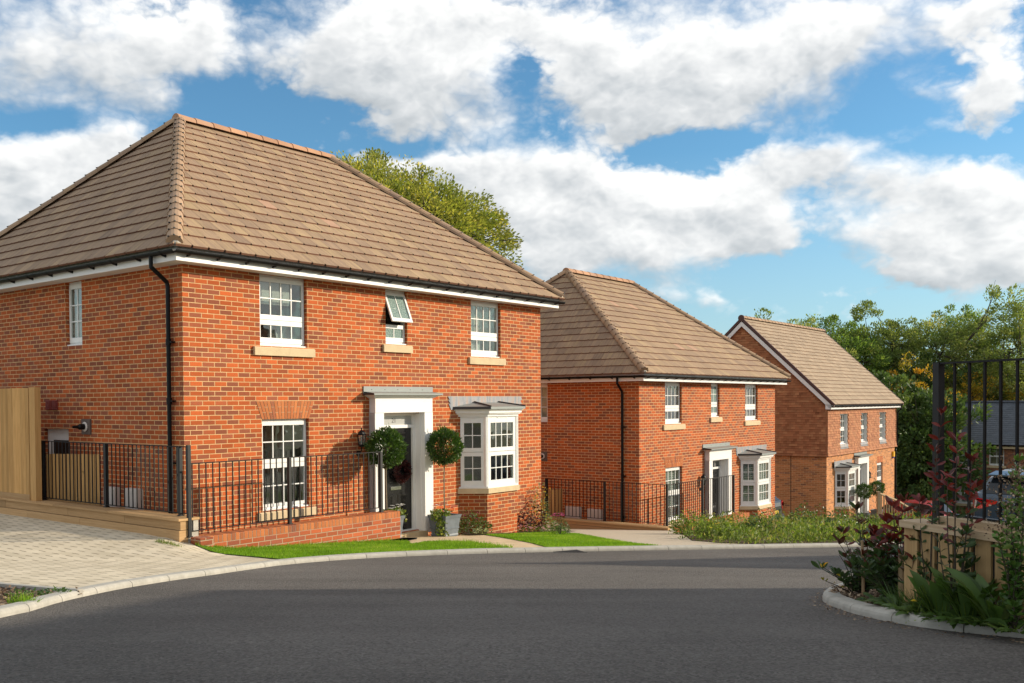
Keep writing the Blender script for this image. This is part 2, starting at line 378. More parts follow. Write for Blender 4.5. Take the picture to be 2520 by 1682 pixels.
leafmat('leaf_tree', [(0, (0.083, 0.150, 0.032)), (.5, (0.149, 0.229, 0.050)), (.85, (0.241, 0.300, 0.073)), (1, (0.352, 0.352, 0.107))], .55, .5)
leafmat('leaf_ash', [(0, (0.119, 0.166, 0.049)), (.5, (0.198, 0.249, 0.070)), (.85, (0.301, 0.317, 0.113)), (1, (0.412, 0.377, 0.151))], .55, .5)
leafmat('leaf_willow', [(0, (0.139, 0.176, 0.033)), (.5, (0.242, 0.260, 0.053)), (.85, (0.390, 0.354, 0.084)), (1, (0.557, 0.465, 0.149))], .55, .5)
leafmat('leaf_autumn', [(0, (0.117, 0.130, 0.023)), (.4, (0.338, 0.247, 0.026)), (.8, (0.546, 0.286, 0.026)), (1, (0.598, 0.364, 0.039))], .55, .5)
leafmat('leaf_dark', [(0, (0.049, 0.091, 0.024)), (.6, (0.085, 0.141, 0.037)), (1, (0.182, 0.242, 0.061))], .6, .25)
leafmat('leaf_weed', [(0, (0.077, 0.132, 0.020)), (.5, (0.132, 0.198, 0.028)), (.85, (0.220, 0.264, 0.055)), (1, (0.308, 0.264, 0.110))], .6, .4)
leafmat('leaf_dock', [(0, (0.047, 0.092, 0.021)), (.6, (0.074, 0.136, 0.029)), (1, (0.134, 0.184, 0.054))], .42, .35, .5)
leafmat('leaf_photinia', [(0, (.030, .060, .018)), (.45, (.055, .095, .028)), (.56, (.075, .035, .022)), (.75, (.11, .014, .014)), (1, (.22, .030, .022))], .38, .28, .45)
leafmat('leaf_maroon', [(0, (0.029, 0.007, 0.008)), (.6, (0.059, 0.012, 0.013)), (1, (0.101, 0.025, 0.021))], .5, .25)
leafmat('leaf_grass', [(0, (.11, .22, .010)), (.5, (.17, .32, .016)), (.9, (.26, .40, .035)), (1, (.36, .38, .10))], .6, .45, .25)
leafmat('leaf_varieg', [(0, (.08, .13, .05)), (.5, (.25, .30, .15)), (1, (.5, .5, .35))], .5, .3)
leafmat('chips', [(0, (.06, .035, .02)), (.5, (.20, .13, .08)), (1, (.42, .32, .22))], .9, .0, .2)
timber('board_timber', (.38, .235, .105), (.50, .33, .155), (34, 1.5, 1))
# ---------------------------------------------------------------- mesh building
def tag(o, label=None, cat=None, group=None, kind=None):
    if label: o['label'] = label
    if cat: o['category'] = cat
    if group: o['group'] = group
    if kind: o['kind'] = kind
    return o
def empty(name, loc=(0, 0, 0), rz=0., label=None, cat=None, group=None):
    o = bpy.data.objects.new(name, None); C.objects.link(o); o.location = loc; o.rotation_euler = (0, 0, rz); o.empty_display_size = .2
    return tag(o, label, cat, group)
class MB:
    """collects faces; zo is added to every z so that a part can be written in eye-level heights"""
    def __init__(s, zo=0.): s.v = []; s.f = []; s.mi = []; s.t = []; s.zo = zo
    def poly(s, pts, mat=0, tint=None):
        b = len(s.v); s.v += [(p[0], p[1], p[2]+s.zo) for p in pts]; s.f.append(tuple(range(b, b+len(pts)))); s.mi.append(mat)
        s.t.append(tint if tint else (.5, .5, .5))
    def box(s, x0, x1, y0, y1, z0, z1, mat=0, tint=None, M4=None, skip=''):
        if x0 > x1: x0, x1 = x1, x0
        if y0 > y1: y0, y1 = y1, y0
        P = [(x0, y0, z0), (x1, y0, z0), (x1, y1, z0), (x0, y1, z0), (x0, y0, z1), (x1, y0, z1), (x1, y1, z1), (x0, y1, z1)]
        if M4 is not None: P = [tuple(M4 @ Vector(p)) for p in P]
        Fc = {'b': (3, 2, 1, 0), 't': (4, 5, 6, 7), 'f': (0, 1, 5, 4), 'r': (1, 2, 6, 5), 'k': (2, 3, 7, 6), 'l': (3, 0, 4, 7)}
        for k, f in Fc.items():
            if k not in skip: s.poly([P[i] for i in f], mat, tint)
    def prism(s, poly, z0, z1, mat=0, tint=None, caps=True):
        """poly: ccw xy points, extruded in z"""
        n = len(poly)
        for i in range(n):
            a, b = poly[i], poly[(i+1) % n]; s.poly([(a[0], a[1], z0), (b[0], b[1], z0), (b[0], b[1], z1), (a[0], a[1], z1)], mat, tint)
        if caps:
            s.poly([(p[0], p[1], z1) for p in poly], mat, tint); s.poly([(p[0], p[1], z0) for p in reversed(poly)], mat, tint)
    def loft(s, rings, mat=0, tint=None, close=True, caps=True):
        n = len(rings[0])
        for a, b in zip(rings[:-1], rings[1:]):
            for i in range(n if close else n-1):
                j = (i+1) % n; s.poly([a[i], a[j], b[j], b[i]], mat, tint)
        if caps: s.poly(list(reversed(rings[0])), mat, tint); s.poly(list(rings[-1]), mat, tint)
    def tube(s, path, r, n=8, mat=0, tint=None, caps=True, half=None):
        path = [Vector(p) for p in path]; rr = r if isinstance(r, (list, tuple)) else [r]*len(path); rings = []
        up = Vector((0, 0, 1))
        for i, p in enumerate(path):
            d = (path[min(i+1, len(path)-1)]-path[max(i-1, 0)]).normalized()
            a = d.cross(up)
            if a.length < .05: a = d.cross(Vector((1, 0, 0)))
            a.normalize(); b = a.cross(d)
            rings.append([tuple(p+a*math.cos(2*math.pi*k/n)*rr[i]+b*math.sin(2*math.pi*k/n)*rr[i]) for k in range(n)])
        s.loft(rings, mat, tint, True, caps)
    def lathe(s, prof, c=(0, 0, 0), n=16, mat=0, tint=None, M4=None):
        rings = []
        for r, z in prof:
            ring = [Vector((r*math.cos(2*math.pi*k/n), r*math.sin(2*math.pi*k/n), z)) for k in range(n)]
            if M4 is not None: ring = [M4 @ p for p in ring]
            rings.append([(p.x+c[0], p.y+c[1], p.z+c[2]) for p in ring])
        s.loft(rings, mat, tint)
    def build(s, name, mats, parent=None, smooth=False, label=None, cat=None, group=None, kind=None, loc=None, rz=None, uvrot=None):
        me = bpy.data.meshes.new(name)
        V = np.array(s.v, dtype=np.float32); me.from_pydata(s.v, [], s.f)
        if not isinstance(mats, (list, tuple)): mats = [mats]
        for m_ in mats: me.materials.append(M[m_])
        me.polygons.foreach_set('material_index', s.mi)
        # uv in metres: along the wall and up it
        nl = len(me.loops); lv = np.empty(nl, np.int32); me.loops.foreach_get('vertex_index', lv)
        nf = len(me.polygons); N = np.empty(nf*3, np.float32); me.polygons.foreach_get('normal', N); N = N.reshape(-1, 3)
        lt = np.empty(nf, np.int32); me.polygons.foreach_get('loop_total', lt); fi = np.repeat(np.arange(nf), lt)
        n_ = N[fi]; P = V[lv]; h = np.hypot(n_[:, 0], n_[:, 1])
        vert = h > .3
        hx = np.where(vert, n_[:, 0]/np.maximum(h, 1e-6), 0); hy = np.where(vert, n_[:, 1]/np.maximum(h, 1e-6), -1)
        if uvrot is not None:
            flat = ~vert; hx = np.where(flat, math.sin(uvrot), hx); hy = np.where(flat, -math.cos(uvrot), hy)
        u = -hy*P[:, 0]+hx*P[:, 1]
        vv = np.where(vert, P[:, 2], -hx*P[:, 0]-hy*P[:, 1]) if uvrot is not None else np.where(vert, P[:, 2], P[:, 1])
        ul = me.uv_layers.new(name='UVMap'); ul.data.foreach_set('uv', np.stack([u, vv], 1).astype(np.float32).ravel())
        ca = me.color_attributes.new('tint', 'FLOAT_COLOR', 'CORNER')
        T = np.array(s.t, np.float32)[fi]; T = np.concatenate([T, np.ones((len(T), 1), np.float32)], 1); ca.data.foreach_set('color', T.ravel())
        if smooth: me.polygons.foreach_set('use_smooth', [True]*nf)
        me.update()
        o = bpy.data.objects.new(name, me); C.objects.link(o)
        if parent: o.parent = parent
        if loc is not None: o.location = loc
        if rz is not None: o.rotation_euler = (0, 0, rz)
        return tag(o, label, cat, group, kind)
def rt(): return (random.random(), random.random(), random.random())
def wall_faces(mb, x0, x1, z0, z1, holes, fn, mat=0, depth=.1, revmat=0, reveal='lrtb'):
    """wall rectangle with holes; fn(x, d, z) maps along-wall, depth inwards, height to a point"""
    xs = sorted({x0, x1, *[h[0] for h in holes], *[h[1] for h in holes]}); zs = sorted({z0, z1, *[h[2] for h in holes], *[h[3] for h in holes]})
    for a, b in zip(xs[:-1], xs[1:]):
        for c, d in zip(zs[:-1], zs[1:]):
            mx, mz = (a+b)/2, (c+d)/2
            if any(h[0] < mx < h[1] and h[2] < mz < h[3] for h in holes): continue
            mb.poly([fn(a, 0, c), fn(b, 0, c), fn(b, 0, d), fn(a, 0, d)], mat)
    for h in holes:
        a, b, c, d = h[:4]
        mb.poly([fn(a, 0, c), fn(a, 0, d), fn(a, depth, d), fn(a, depth, c)], revmat)
        mb.poly([fn(b, 0, d), fn(b, 0, c), fn(b, depth, c), fn(b, depth, d)], revmat)
        mb.poly([fn(a, 0, d), fn(b, 0, d), fn(b, depth, d), fn(a, depth, d)], revmat)
        mb.poly([fn(b, 0, c), fn(a, 0, c), fn(a, depth, c), fn(b, depth, c)], revmat)

def cloud_mesh(name, P, Dd, size, mat, width=.4, tint=None, parent=None, fold=.25, shape='leaf', droop=0., side=None, **kw):
    """many leaves as one mesh: P base points, Dd directions, size lengths"""
    P = np.asarray(P, np.float32); Dd = np.asarray(Dd, np.float32); N = len(P); size = np.broadcast_to(np.asarray(size, np.float32), (N,))
    Dd = Dd/np.maximum(np.linalg.norm(Dd, axis=1, keepdims=True), 1e-6)
    r = rng.normal(size=(N, 3)).astype(np.float32) if side is None else np.asarray(side, np.float32)
    s_ = np.cross(Dd, r); s_ /= np.maximum(np.linalg.norm(s_, axis=1, keepdims=True), 1e-6); n_ = np.cross(s_, Dd)
    L = size[:, None]
    if shape == 'blade': tpl = [(-.5, 0, 0), (.5, 0, 0), (0, 1, 0)]; faces = [(0, 1, 2)]
    elif shape == 'quad': tpl = [(0, 0, 0), (.5, .5, 0), (0, 1, 0), (-.5, .5, 0)]; faces = [(0, 1, 2, 3)]
    elif shape == 'leaf': tpl = [(0, 0, 0), (.5, .42, 1), (0, 1, 0), (-.5, .42, 1), (0, .45, 0)]; faces = [(0, 1, 4), (1, 2, 4), (2, 3, 4), (3, 0, 4)]
    else:
        tpl = [(0, 0, 0)]; faces = []
        for k, (yy, ww, zz) in enumerate([(.14, .22, -.02), (.36, .47, .0), (.62, .48, .0), (.84, .26, -.06)]):
            tpl += [(ww, yy, 1+zz), (0, yy, zz), (-ww, yy, 1+zz)]
        tpl += [(0, 1, -.16)]
        faces = [(0, 1, 2), (0, 2, 3)]
        for k in range(3):
            a = 1+3*k; faces += [(a, a+3, a+4, a+1), (a+1, a+4, a+5, a+2)]
        faces += [(10, 13, 11), (11, 13, 12)]
    V = []
    for (x, y, z) in tpl:
        f_ = (z if abs(z) > .5 else 0)
        zz = fold*abs(x)*(1 if abs(z) > .5 else 0) + (z-round(z))
        pt = P+s_*(x*width*L)+Dd*(y*L)+n_*(zz*width*L*1.2)
        if droop: pt = pt-np.array([0, 0, 1], np.float32)*(droop*(y**2)*L)
        V.append(pt)
    V = np.stack(V, 1).reshape(-1, 3); k = len(tpl)
    base = np.arange(N)[:, None]*k
    loops = []; totals = []
    idx = np.concatenate([(base+np.array(f)[None]) for f in faces], 1)      # N x sum
    loops = idx.ravel(); totals = np.tile([len(f) for f in faces], N)
    me = bpy.data.meshes.new(name); me.vertices.add(len(V)); me.vertices.foreach_set('co', V.ravel())
    me.loops.add(len(loops)); me.loops.foreach_set('vertex_index', loops.astype(np.int32))
    starts = np.concatenate([[0], np.cumsum(totals)[:-1]]).astype(np.int32)
    me.polygons.add(len(totals)); me.polygons.foreach_set('loop_start', starts); me.polygons.foreach_set('loop_total', totals.astype(np.int32))
    me.update(calc_edges=True)
    T = rng.random((N, 3)) if tint is None else np.asarray(tint)
    ca = me.color_attributes.new('tint', 'FLOAT_COLOR', 'CORNER')
    T = np.repeat(T, len(idx[0]), 0).astype(np.float32); T = np.concatenate([T, np.ones((len(T), 1), np.float32)], 1); ca.data.foreach_set('color', T.ravel())
    me.materials.append(M[mat])
    if shape in ('leaf', 'big'): me.polygons.foreach_set('use_smooth', [True]*len(totals))
    o = bpy.data.objects.new(name, me); C.objects.link(o)
    if parent: o.parent = parent
    return tag(o, **kw)
def rdir(n, up=0.):
    v = rng.normal(size=(n, 3)); v[:, 2] += up; return v/np.linalg.norm(v, axis=1, keepdims=True)

# ---------------------------------------------------------------- the lie of the land
H1 = (-4.5274, 14.7095, .8937); H2 = (4.1239, 25.5727, .9021); H3 = (13.9181, 39.1343, .9172)
HL = 9.328; DZ2 = -1.586
def smax(v, k=2.): return math.log1p(math.exp(min(v/k, 50)))*k if v/k < 50 else v
def G(x, y):
    yy = y if y > 5 else 5-(5-y)*.2
    z = -(.75+.1*min(yy, 75))-.015*min(max(0, x), 60)
    z -= .048*smax(min(y, 75)-27, 3)
    return z
def H(x, y):
    r = min(.1*max(0, y-11.7), .22*max(0, -x-3.6)) if x < -3.6 else 0
    r = min(r, 1.4)
    return G(x, y)+r
def gnd(px, py, dz=0.):
    r = ray(px, py); k = 3.
    while k < 160:
        if r.z*k < H(r.x*k, k)+dz: break
        k += .02
    return Vector((r.x*k, k))
def W(h, s, t):
    return (h[0]+math.cos(h[2])*s-math.sin(h[2])*t, h[1]+math.sin(h[2])*s+math.cos(h[2])*t)
def inpoly(x, y, P):
    c = False; n = len(P); j = n-1
    for i in range(n):
        if (P[i][1] > y) != (P[j][1] > y) and x < (P[j][0]-P[i][0])*(y-P[i][1])/(P[j][1]-P[i][1])+P[i][0]: c = not c
        j = i
    return c
def sheet(name, poly, mat, dz, step=.5, skirt=0., hf=None, uvrot=None, **kw):
    hf = hf or H
    P = []
    for a, b in zip(poly, list(poly[1:])+[poly[0]]):
        n = max(1, int(math.hypot(b[0]-a[0], b[1]-a[1])/step))
        for k in range(n): P.append(Vector((a[0]+(b[0]-a[0])*k/n, a[1]+(b[1]-a[1])*k/n)))
    nb = len(P); xs = [p.x for p in P]; ys = [p.y for p in P]; V = list(P)
    y = min(ys)
    while y < max(ys):
        x = min(xs)+.13*step
        while x < max(xs):
            if inpoly(x, y, P) and min((x-p.x)**2+(y-p.y)**2 for p in P) > (.3*step)**2: V.append(Vector((x, y)))
            x += step
        y += step
    vv, ee, ff, *_ = delaunay_2d_cdt(V, [], [list(range(nb))], 1, 1e-4)
    mb = MB()
    for f in ff:
        pts = [vv[i] for i in f]
        if (pts[1]-pts[0]).cross(pts[2]-pts[0]) < 0: pts.reverse()
        mb.poly([(p.x, p.y, hf(p.x, p.y)+dz) for p in pts])
    if skirt:
        for i in range(nb):
            a, b = P[i], P[(i+1) % nb]; za, zb = hf(a.x, a.y)+dz, hf(b.x, b.y)+dz
            mb.poly([(a.x, a.y, za-skirt), (b.x, b.y, zb-skirt), (b.x, b.y, zb), (a.x, a.y, za)])
    return mb.build(name, mat, uvrot=uvrot, **kw)
def ptsin(poly, n):
    xs = [p[0] for p in poly]; ys = [p[1] for p in poly]; out = []
    while len(out) < n:
        x = random.uniform(min(xs), max(xs)); y = random.uniform(min(ys), max(ys))
        if inpoly(x, y, poly): out.append((x, y))
    return out
def arclen(pl, step):
    out = []; 
    for a, b in zip(pl[:-1], pl[1:]):
        L = math.hypot(b[0]-a[0], b[1]-a[1]); n = max(1, round(L/step))
        for k in range(n): out.append((a[0]+(b[0]-a[0])*k/n, a[1]+(b[1]-a[1])*k/n))
    out.append(tuple(pl[-1])); return out
def smooth(pl, it=2):
    for _ in range(it):
        q_ = [pl[0]]
        for a, b in zip(pl[:-1], pl[1:]): q_ += [(a[0]*.75+b[0]*.25, a[1]*.75+b[1]*.25), (a[0]*.25+b[0]*.75, a[1]*.25+b[1]*.75)]
        q_.append(pl[-1]); pl = q_
    return pl
def kerb(name, pl, width, up, seg, side=1, label=None):
    """bull-nosed kerb units along a line; side=1 puts the kerb to the left of the walking direction"""
    pts = [Vector(p) for p in pl]; cum = [0]
    for a, b in zip(pts[:-1], pts[1:]): cum.append(cum[-1]+(b-a).length)
    def on(d):
        d = min(max(d, 0), cum[-1]-1e-4)
        for i in range(len(cum)-1):
            if cum[i+1] >= d: t_ = (d-cum[i])/max(1e-6, cum[i+1]-cum[i]); p = pts[i].lerp(pts[i+1], t_); dd = (pts[min(i+1, len(pts)-1)]-pts[i]).normalized(); return p, dd
    mb = MB(); n = round(cum[-1]/seg); seg = cum[-1]/n
    for k in range(n):
        rings = []; ti = rt(); sub = 4
        for j in range(sub+1):
            p, dd = on(k*seg+.004+(seg-.008)*j/sub); nn = Vector((-dd.y, dd.x))*side; z = H(p.x, p.y)
            prof = [(0, -.12), (0, up-.035), (.006, up-.018), (.022, up-.004), (.04, up), (width, up), (width, -.12)]
            r_ = [(p.x+nn.x*a, p.y+nn.y*a, z+b) for a, b in prof]
            rings.append(r_ if side > 0 else r_[::-1])
        mb.loft(rings, tint=ti)
    return mb.build(name, 'kerb_concrete', smooth=False, kind='structure')
# ---------------------------------------------------------------- house pieces
PEN = set()
def sash_mb(w0, w1, z0, z1, g0, g1, h0, h1, nx, nz, zo=0.):
    """sash plate w0..w1 x z0..z1 with glass g0..g1 x h0..h1"""
    mb = MB(zo); fn = lambda x, d, z: (x, d, z)
    wall_faces(mb, w0, w1, z0, z1, [(g0, g1, h0, h1)], fn, 0, .03)
    for a, b in (((w0, 0, z1), (w1, .03, z1)),): mb.poly([(w0, 0, z1), (w1, 0, z1), (w1, .03, z1), (w0, .03, z1)])
    mb.poly([(w0, .03, z0), (w1, .03, z0), (w1, 0, z0), (w0, 0, z0)])
    mb.poly([(w0, 0, z0), (w0, 0, z1), (w0, .03, z1), (w0, .03, z0)]); mb.poly([(w1, .03, z0), (w1, .03, z1), (w1, 0, z1), (w1, 0, z0)])
    bw = .009
    for k in range(1, nx): x = g0+(g1-g0)*k/nx; mb.box(x-bw, x+bw, .012, .034, h0, h1, skip='bt')
    for k in range(1, nz): z = h0+(h1-h0)*k/nz; mb.box(g0, g1, .010, .034, z-bw, z+bw, skip='lr')
    return mb
def window(parent, loc, rz, w, h, panes, glass='glass', fr=.03, mg=.055, mgx=.06, board=True, inside=None, vent=True, mat='upvc', label=None, open_top=0.):
    """panes: (glass bottom, glass top, columns, rows) upwards from the frame's foot"""
    mb = MB(); fn = lambda x, d, z: (x, d, z)
    wall_faces(mb, 0, w, 0, h, [(fr, w-fr, fr*2, h-fr*1.6)], fn, 0, .07)
    mb.poly([(0, .0, h), (w, 0, h), (w, .07, h), (0, .07, h)]); mb.poly([(0, 0, 0), (0, 0, h), (0, .07, h), (0, .07, 0)]); mb.poly([(w, .07, 0), (w, .07, h), (w, 0, h), (w, 0, 0)])
    if vent: mb.box(w*.30, w*.72, -.010, .001, h-fr-.030, h-fr-.008)
    win = mb.build('window', mat, parent, loc=loc, rz=rz, label=label)
    ps = sorted(panes); zs = [fr*2-.01]
    for a, b in zip(ps[:-1], ps[1:]): zs.append((a[1]+b[0])/2)
    zs.append(h-fr*1.6+.01)
    for i, (h0, h1, nx, nz) in enumerate(ps):
        z0 = zs[i]+.003; z1 = zs[i+1]-.003
        op = open_top and i == len(ps)-1
        zo = -z1 if op else 0
        s_ = sash_mb(fr-.012, w-fr+.012, z0, z1, mgx, w-mgx, h0, h1, nx, nz, zo).build('sash', mat, win)
        g = MB(zo); g.box(mgx-.005, w-mgx+.005, .022, .028, h0-.005, h1+.005); p_ = g.build('pane', glass, win)
        for o in (s_, p_):
            o.location = (0, -.015, z1 if op else 0)
            if op: o.rotation_euler = (-open_top, 0, 0)
    if board:
        b = MB(); b.box(-.02, w+.03, -.055, .02, -.012, .022); b.build('sill_board', mat, win)
    if inside: inside(win, w, h)
    return win
def curtain_in(kind, seed=0):
    def f(win, w, h):
        rr = random.Random(seed)
        def drape(x0, x1, z0, z1, y=.16, mat='curtain', n=12, amp=.015):
            mb = MB()
            for k in range(n):
                a = x0+(x1-x0)*k/n; b = x0+(x1-x0)*(k+1)/n; ya = y+amp*math.sin(k*1.9+seed); yb = y+amp*math.sin((k+1)*1.9+seed)
                mb.poly([(a, ya, z0), (b, yb, z0), (b, yb, z1), (a, ya, z1)]); mb.poly([(b, yb+.006, z0), (a, ya+.006, z0), (a, ya+.006, z1), (b, yb+.006, z1)])
            return mb.build('curtain', mat, win)
        if kind == 'roman':
            mb = MB()
            for k in range(5):
                z = h*.98-k*.085; mb.poly([(.04, .12, z-.085), (w*.78, .12, z-.085), (w*.78, .11, z), (.04, .11, z)]); mb.poly([(.04, .135, z-.1), (w*.78, .135, z-.1), (w*.78, .12, z-.085), (.04, .12, z-.085)])
            mb.build('blind', 'curtain', win); drape(.40*w, .93*w, .02, .42*h, .22, 'curtain', 14, .03)
        elif kind == 'warm': drape(.3*w, w-.02, .3*h, h, .2, 'curtain_warm', 16)
        elif kind == 'net': drape(.02, w-.02, .02, h, .18, 'curtain', 20, .008)
        elif kind == 'vert': drape(.02, w-.02, .02, h, .15, 'curtain_warm', 10, .02)
        elif kind == 'dark': drape(.05*w, .32*w, .02, h, .2, 'curtain_dusk', 10, .02)
        elif kind == 'lowwhite': drape(.05*w, .6*w, .02, .33*h, .15, 'curtain', 8, .02); drape(.0, w, .42*h, h, .25, 'curtain_warm', 18, .01)
        elif kind == 'shutter' or kind == 'shutter_side':
            mb = MB(); n = int(h/.065)
            for k in range(n):
                z = .03+k*(h-.06)/n; mb.poly([(.05, .10, z), (w-.05, .10, z), (w-.05, .135, z+.045), (.05, .135, z+.045)]); mb.poly([(.05, .139, z+.045), (w-.05, .139, z+.045), (w-.05, .104, z), (.05, .104, z)])
            for x in (.04, w/2-.02, w-.08): mb.box(x, x+.04, .095, .14, 0, h)
            mb.build('shutter', 'blind', win)
    return f
def stone_sill(parent, x0, x1, z0, z1, ZO, y=-.05, name='sill', back=.10):
    mb = MB(ZO); a, b = (x0, x1)
    mb.loft([[(x, back, z0), (x, y, z0), (x, y, z1-.022), (x, y+.018, z1-.004), (x, back, z1)] for x in (a, b)])
    for p in mb.f: pass
    return mb.build(name, 'stone', parent)
def roof_slope(mb, e0, e1, r1, r0, rows, tw=.29, th=.036, lit_shift=0., vary=.7, stag=.5, gap=.006, odd=()):
    """tiles of one slope; e0-e1 eave left to right, r0-r1 ridge"""
    e0, e1, r0, r1 = map(Vector, (e0, e1, r0, r1)); ux = (e1-e0).normalized(); up = (r0-e0)-ux*(r0-e0).dot(ux); Lv = up.length; up.normalize()
    nn = ux.cross(up); 
    if nn.z < 0: nn = -nn
    We = (e1-e0).length; a0 = (r0-e0).dot(ux); a1 = (r1-e0).dot(ux); g = Lv/rows
    P = lambda u, v, h: tuple(e0+ux*u+up*v+nn*h)
    mb.poly([P(0, 0, 0), P(We, 0, 0), P(a1, Lv, 0), P(a0, Lv, 0)], 3, (.3, .3, .3))
    for r in range(rows):
        v0 = r*g-(.03 if r == 0 else .0); v1 = (r+1)*g+.02; v1 = min(v1, Lv)
        lb = lambda v: a0*max(v, 0)/Lv; rb = lambda v: We+(a1-We)*max(v, 0)/Lv
        u = -tw*((r % 2)*stag)-(.013 if r % 2 else 0)
        while u < We:
            ua, ub = u+gap/2, u+tw-gap/2; u += tw
            b0, b1 = max(ua, lb(v0)), min(ub, rb(v0)); t0, t1 = max(ua, lb(v1)), min(ub, rb(v1))
            if b1-b0 < .02: continue
            if t1 < t0: t0 = t1 = (t0+t1)/2
            j = random.uniform(-.0015, .0015); hi = th+j; ti = (min(1, max(0, random.gauss(.5+lit_shift, .22*vary))), random.random(), random.random())
            if (r, int(u/tw)) in odd: ti = (1., 1., 1.)
            mi = 2 if (r, int(u/tw)) in odd else 0
            c = min(.035, (b1-b0)*.3); vc = v0+.03
            low = [P(b0, v0, hi), P(b1-c, v0, hi), P(b1, vc, hi-.002)]
            top = low+[P(t1, v1, .010), P(t0, v1, .010)]
            mb.poly(top, mi, ti)
            mb.poly([P(b0, v0, .0), P(b1-c, v0, .0), low[1], low[0]], 3, ti); mb.poly([P(b1-c, v0, 0), P(b1, vc, 0), low[2], low[1]], 3, ti)
            mb.poly([P(b1, vc, 0), P(t1, v1, 0), P(t1, v1, .010), low[2]], mi, ti)
def capping(mb, a, b, seg=.33, r=.115, lift=.0, mat=0, clip=True):
    a, b = Vector(a), Vector(b); L = (b-a).length; n = max(1, round(L/seg)); d = (b-a).normalized()
    sd = d.cross(Vector((0, 0, 1))).normalized(); up = sd.cross(d)
    for k in range(n):
        p0 = a+d*(L*k/n); p1 = a+d*(L*(k+1)/n+.02); ti = rt(); rings = []
        for p, rr in ((p0, r*1.06), (p1, r*.95)):
            rings.append([tuple(p+sd*math.cos(th)*rr+up*(math.sin(th)*rr+lift)) for th in [math.pi*j/8 for j in range(9)]])
        mb.loft(rings, mat, ti, close=False, caps=False); mb.poly(rings[0], mat, ti); mb.poly(rings[1][::-1], mat, ti)
        if clip:
            for th in (.28, .5, .72):
                q = p0+sd*math.cos(math.pi*th)*r*1.08+up*(math.sin(math.pi*th)*r*1.08+lift); mb.box(q.x-.011, q.x+.011, q.y-.011, q.y+.011, q.z-.008, q.z+.010, 1)
def gutter(parent, a, b, out, ZO, nbr, r=.056, brk=True, name='gutter'):
    """half-round gutter from a to b, out = outward xy unit; brackets named as parts of the gutter"""
    a, b = Vector(a), Vector(b); d = (b-a).normalized(); o = Vector((out[0], out[1], 0)); mb = MB(ZO)
    rings = []
    for p in (a, b): rings.append([tuple(p+o*math.cos(t_)*r+Vector((0, 0, math.sin(t_)*r))) for t_ in [math.pi+math.pi*j/10 for j in range(11)]]+[tuple(p+o*math.cos(t_)*(r-.006)+Vector((0, 0, math.sin(t_)*(r-.006)))) for t_ in [2*math.pi-math.pi*j/10 for j in range(11)]])
    mb.loft(rings, 0, None, True, True)
    L = (b-a).length
    for f in (.27, .52, .77): 
        p = a+d*(L*f); rings = [[tuple(q+o*math.cos(t_)*(r+.006)+Vector((0, 0, math.sin(t_)*(r+.006)+.002))) for t_ in [math.pi+math.pi*j/10 for j in range(11)]] for q in (p-d*.06, p-d*.02, p+d*.02, p+d*.06)]
        mb.loft(rings, 0, None, False, False)
    g = mb.build(name, 'gutter_black', parent)
    for k in range(nbr):
        p = a+d*(L*(k+.5)/nbr); m2 = MB(ZO)
        for (h0, h1, w_) in ((-.075, -.02, .045),):
            q0 = p-o*(r+.004); 
            pts = [q0+Vector((0, 0, .01)), q0+Vector((0, 0, -.085)), p+Vector((0, 0, -.070)), p+o*(r*.7)+Vector((0, 0, -.050)), p+o*(r+.008)+Vector((0, 0, -.005)), p+o*(r*.6)+Vector((0, 0, -.035))]
            m2.loft([[tuple(x-d*.013) for x in pts], [tuple(x+d*.013) for x in pts]])
        m2.build('bracket', 'gutter_black', g)
    return g
def splay(poly, off):
    """offset the bay outline outwards: poly = wall-left, front-left, front-right, wall-right"""
    (ax, ay), (bx, by), (cx_, cy_), (dx_, dy_) = poly
    th = math.atan2(by-ay, bx-ax); k = off*math.tan((0-th)/2) if th < 0 else 0
    kb = off*math.tan(-th/2); al = off/math.sin(-th)
    return [(ax-al, ay), (bx-kb, by-off), (cx_+kb, cy_-off), (dx_+al, dy_)]
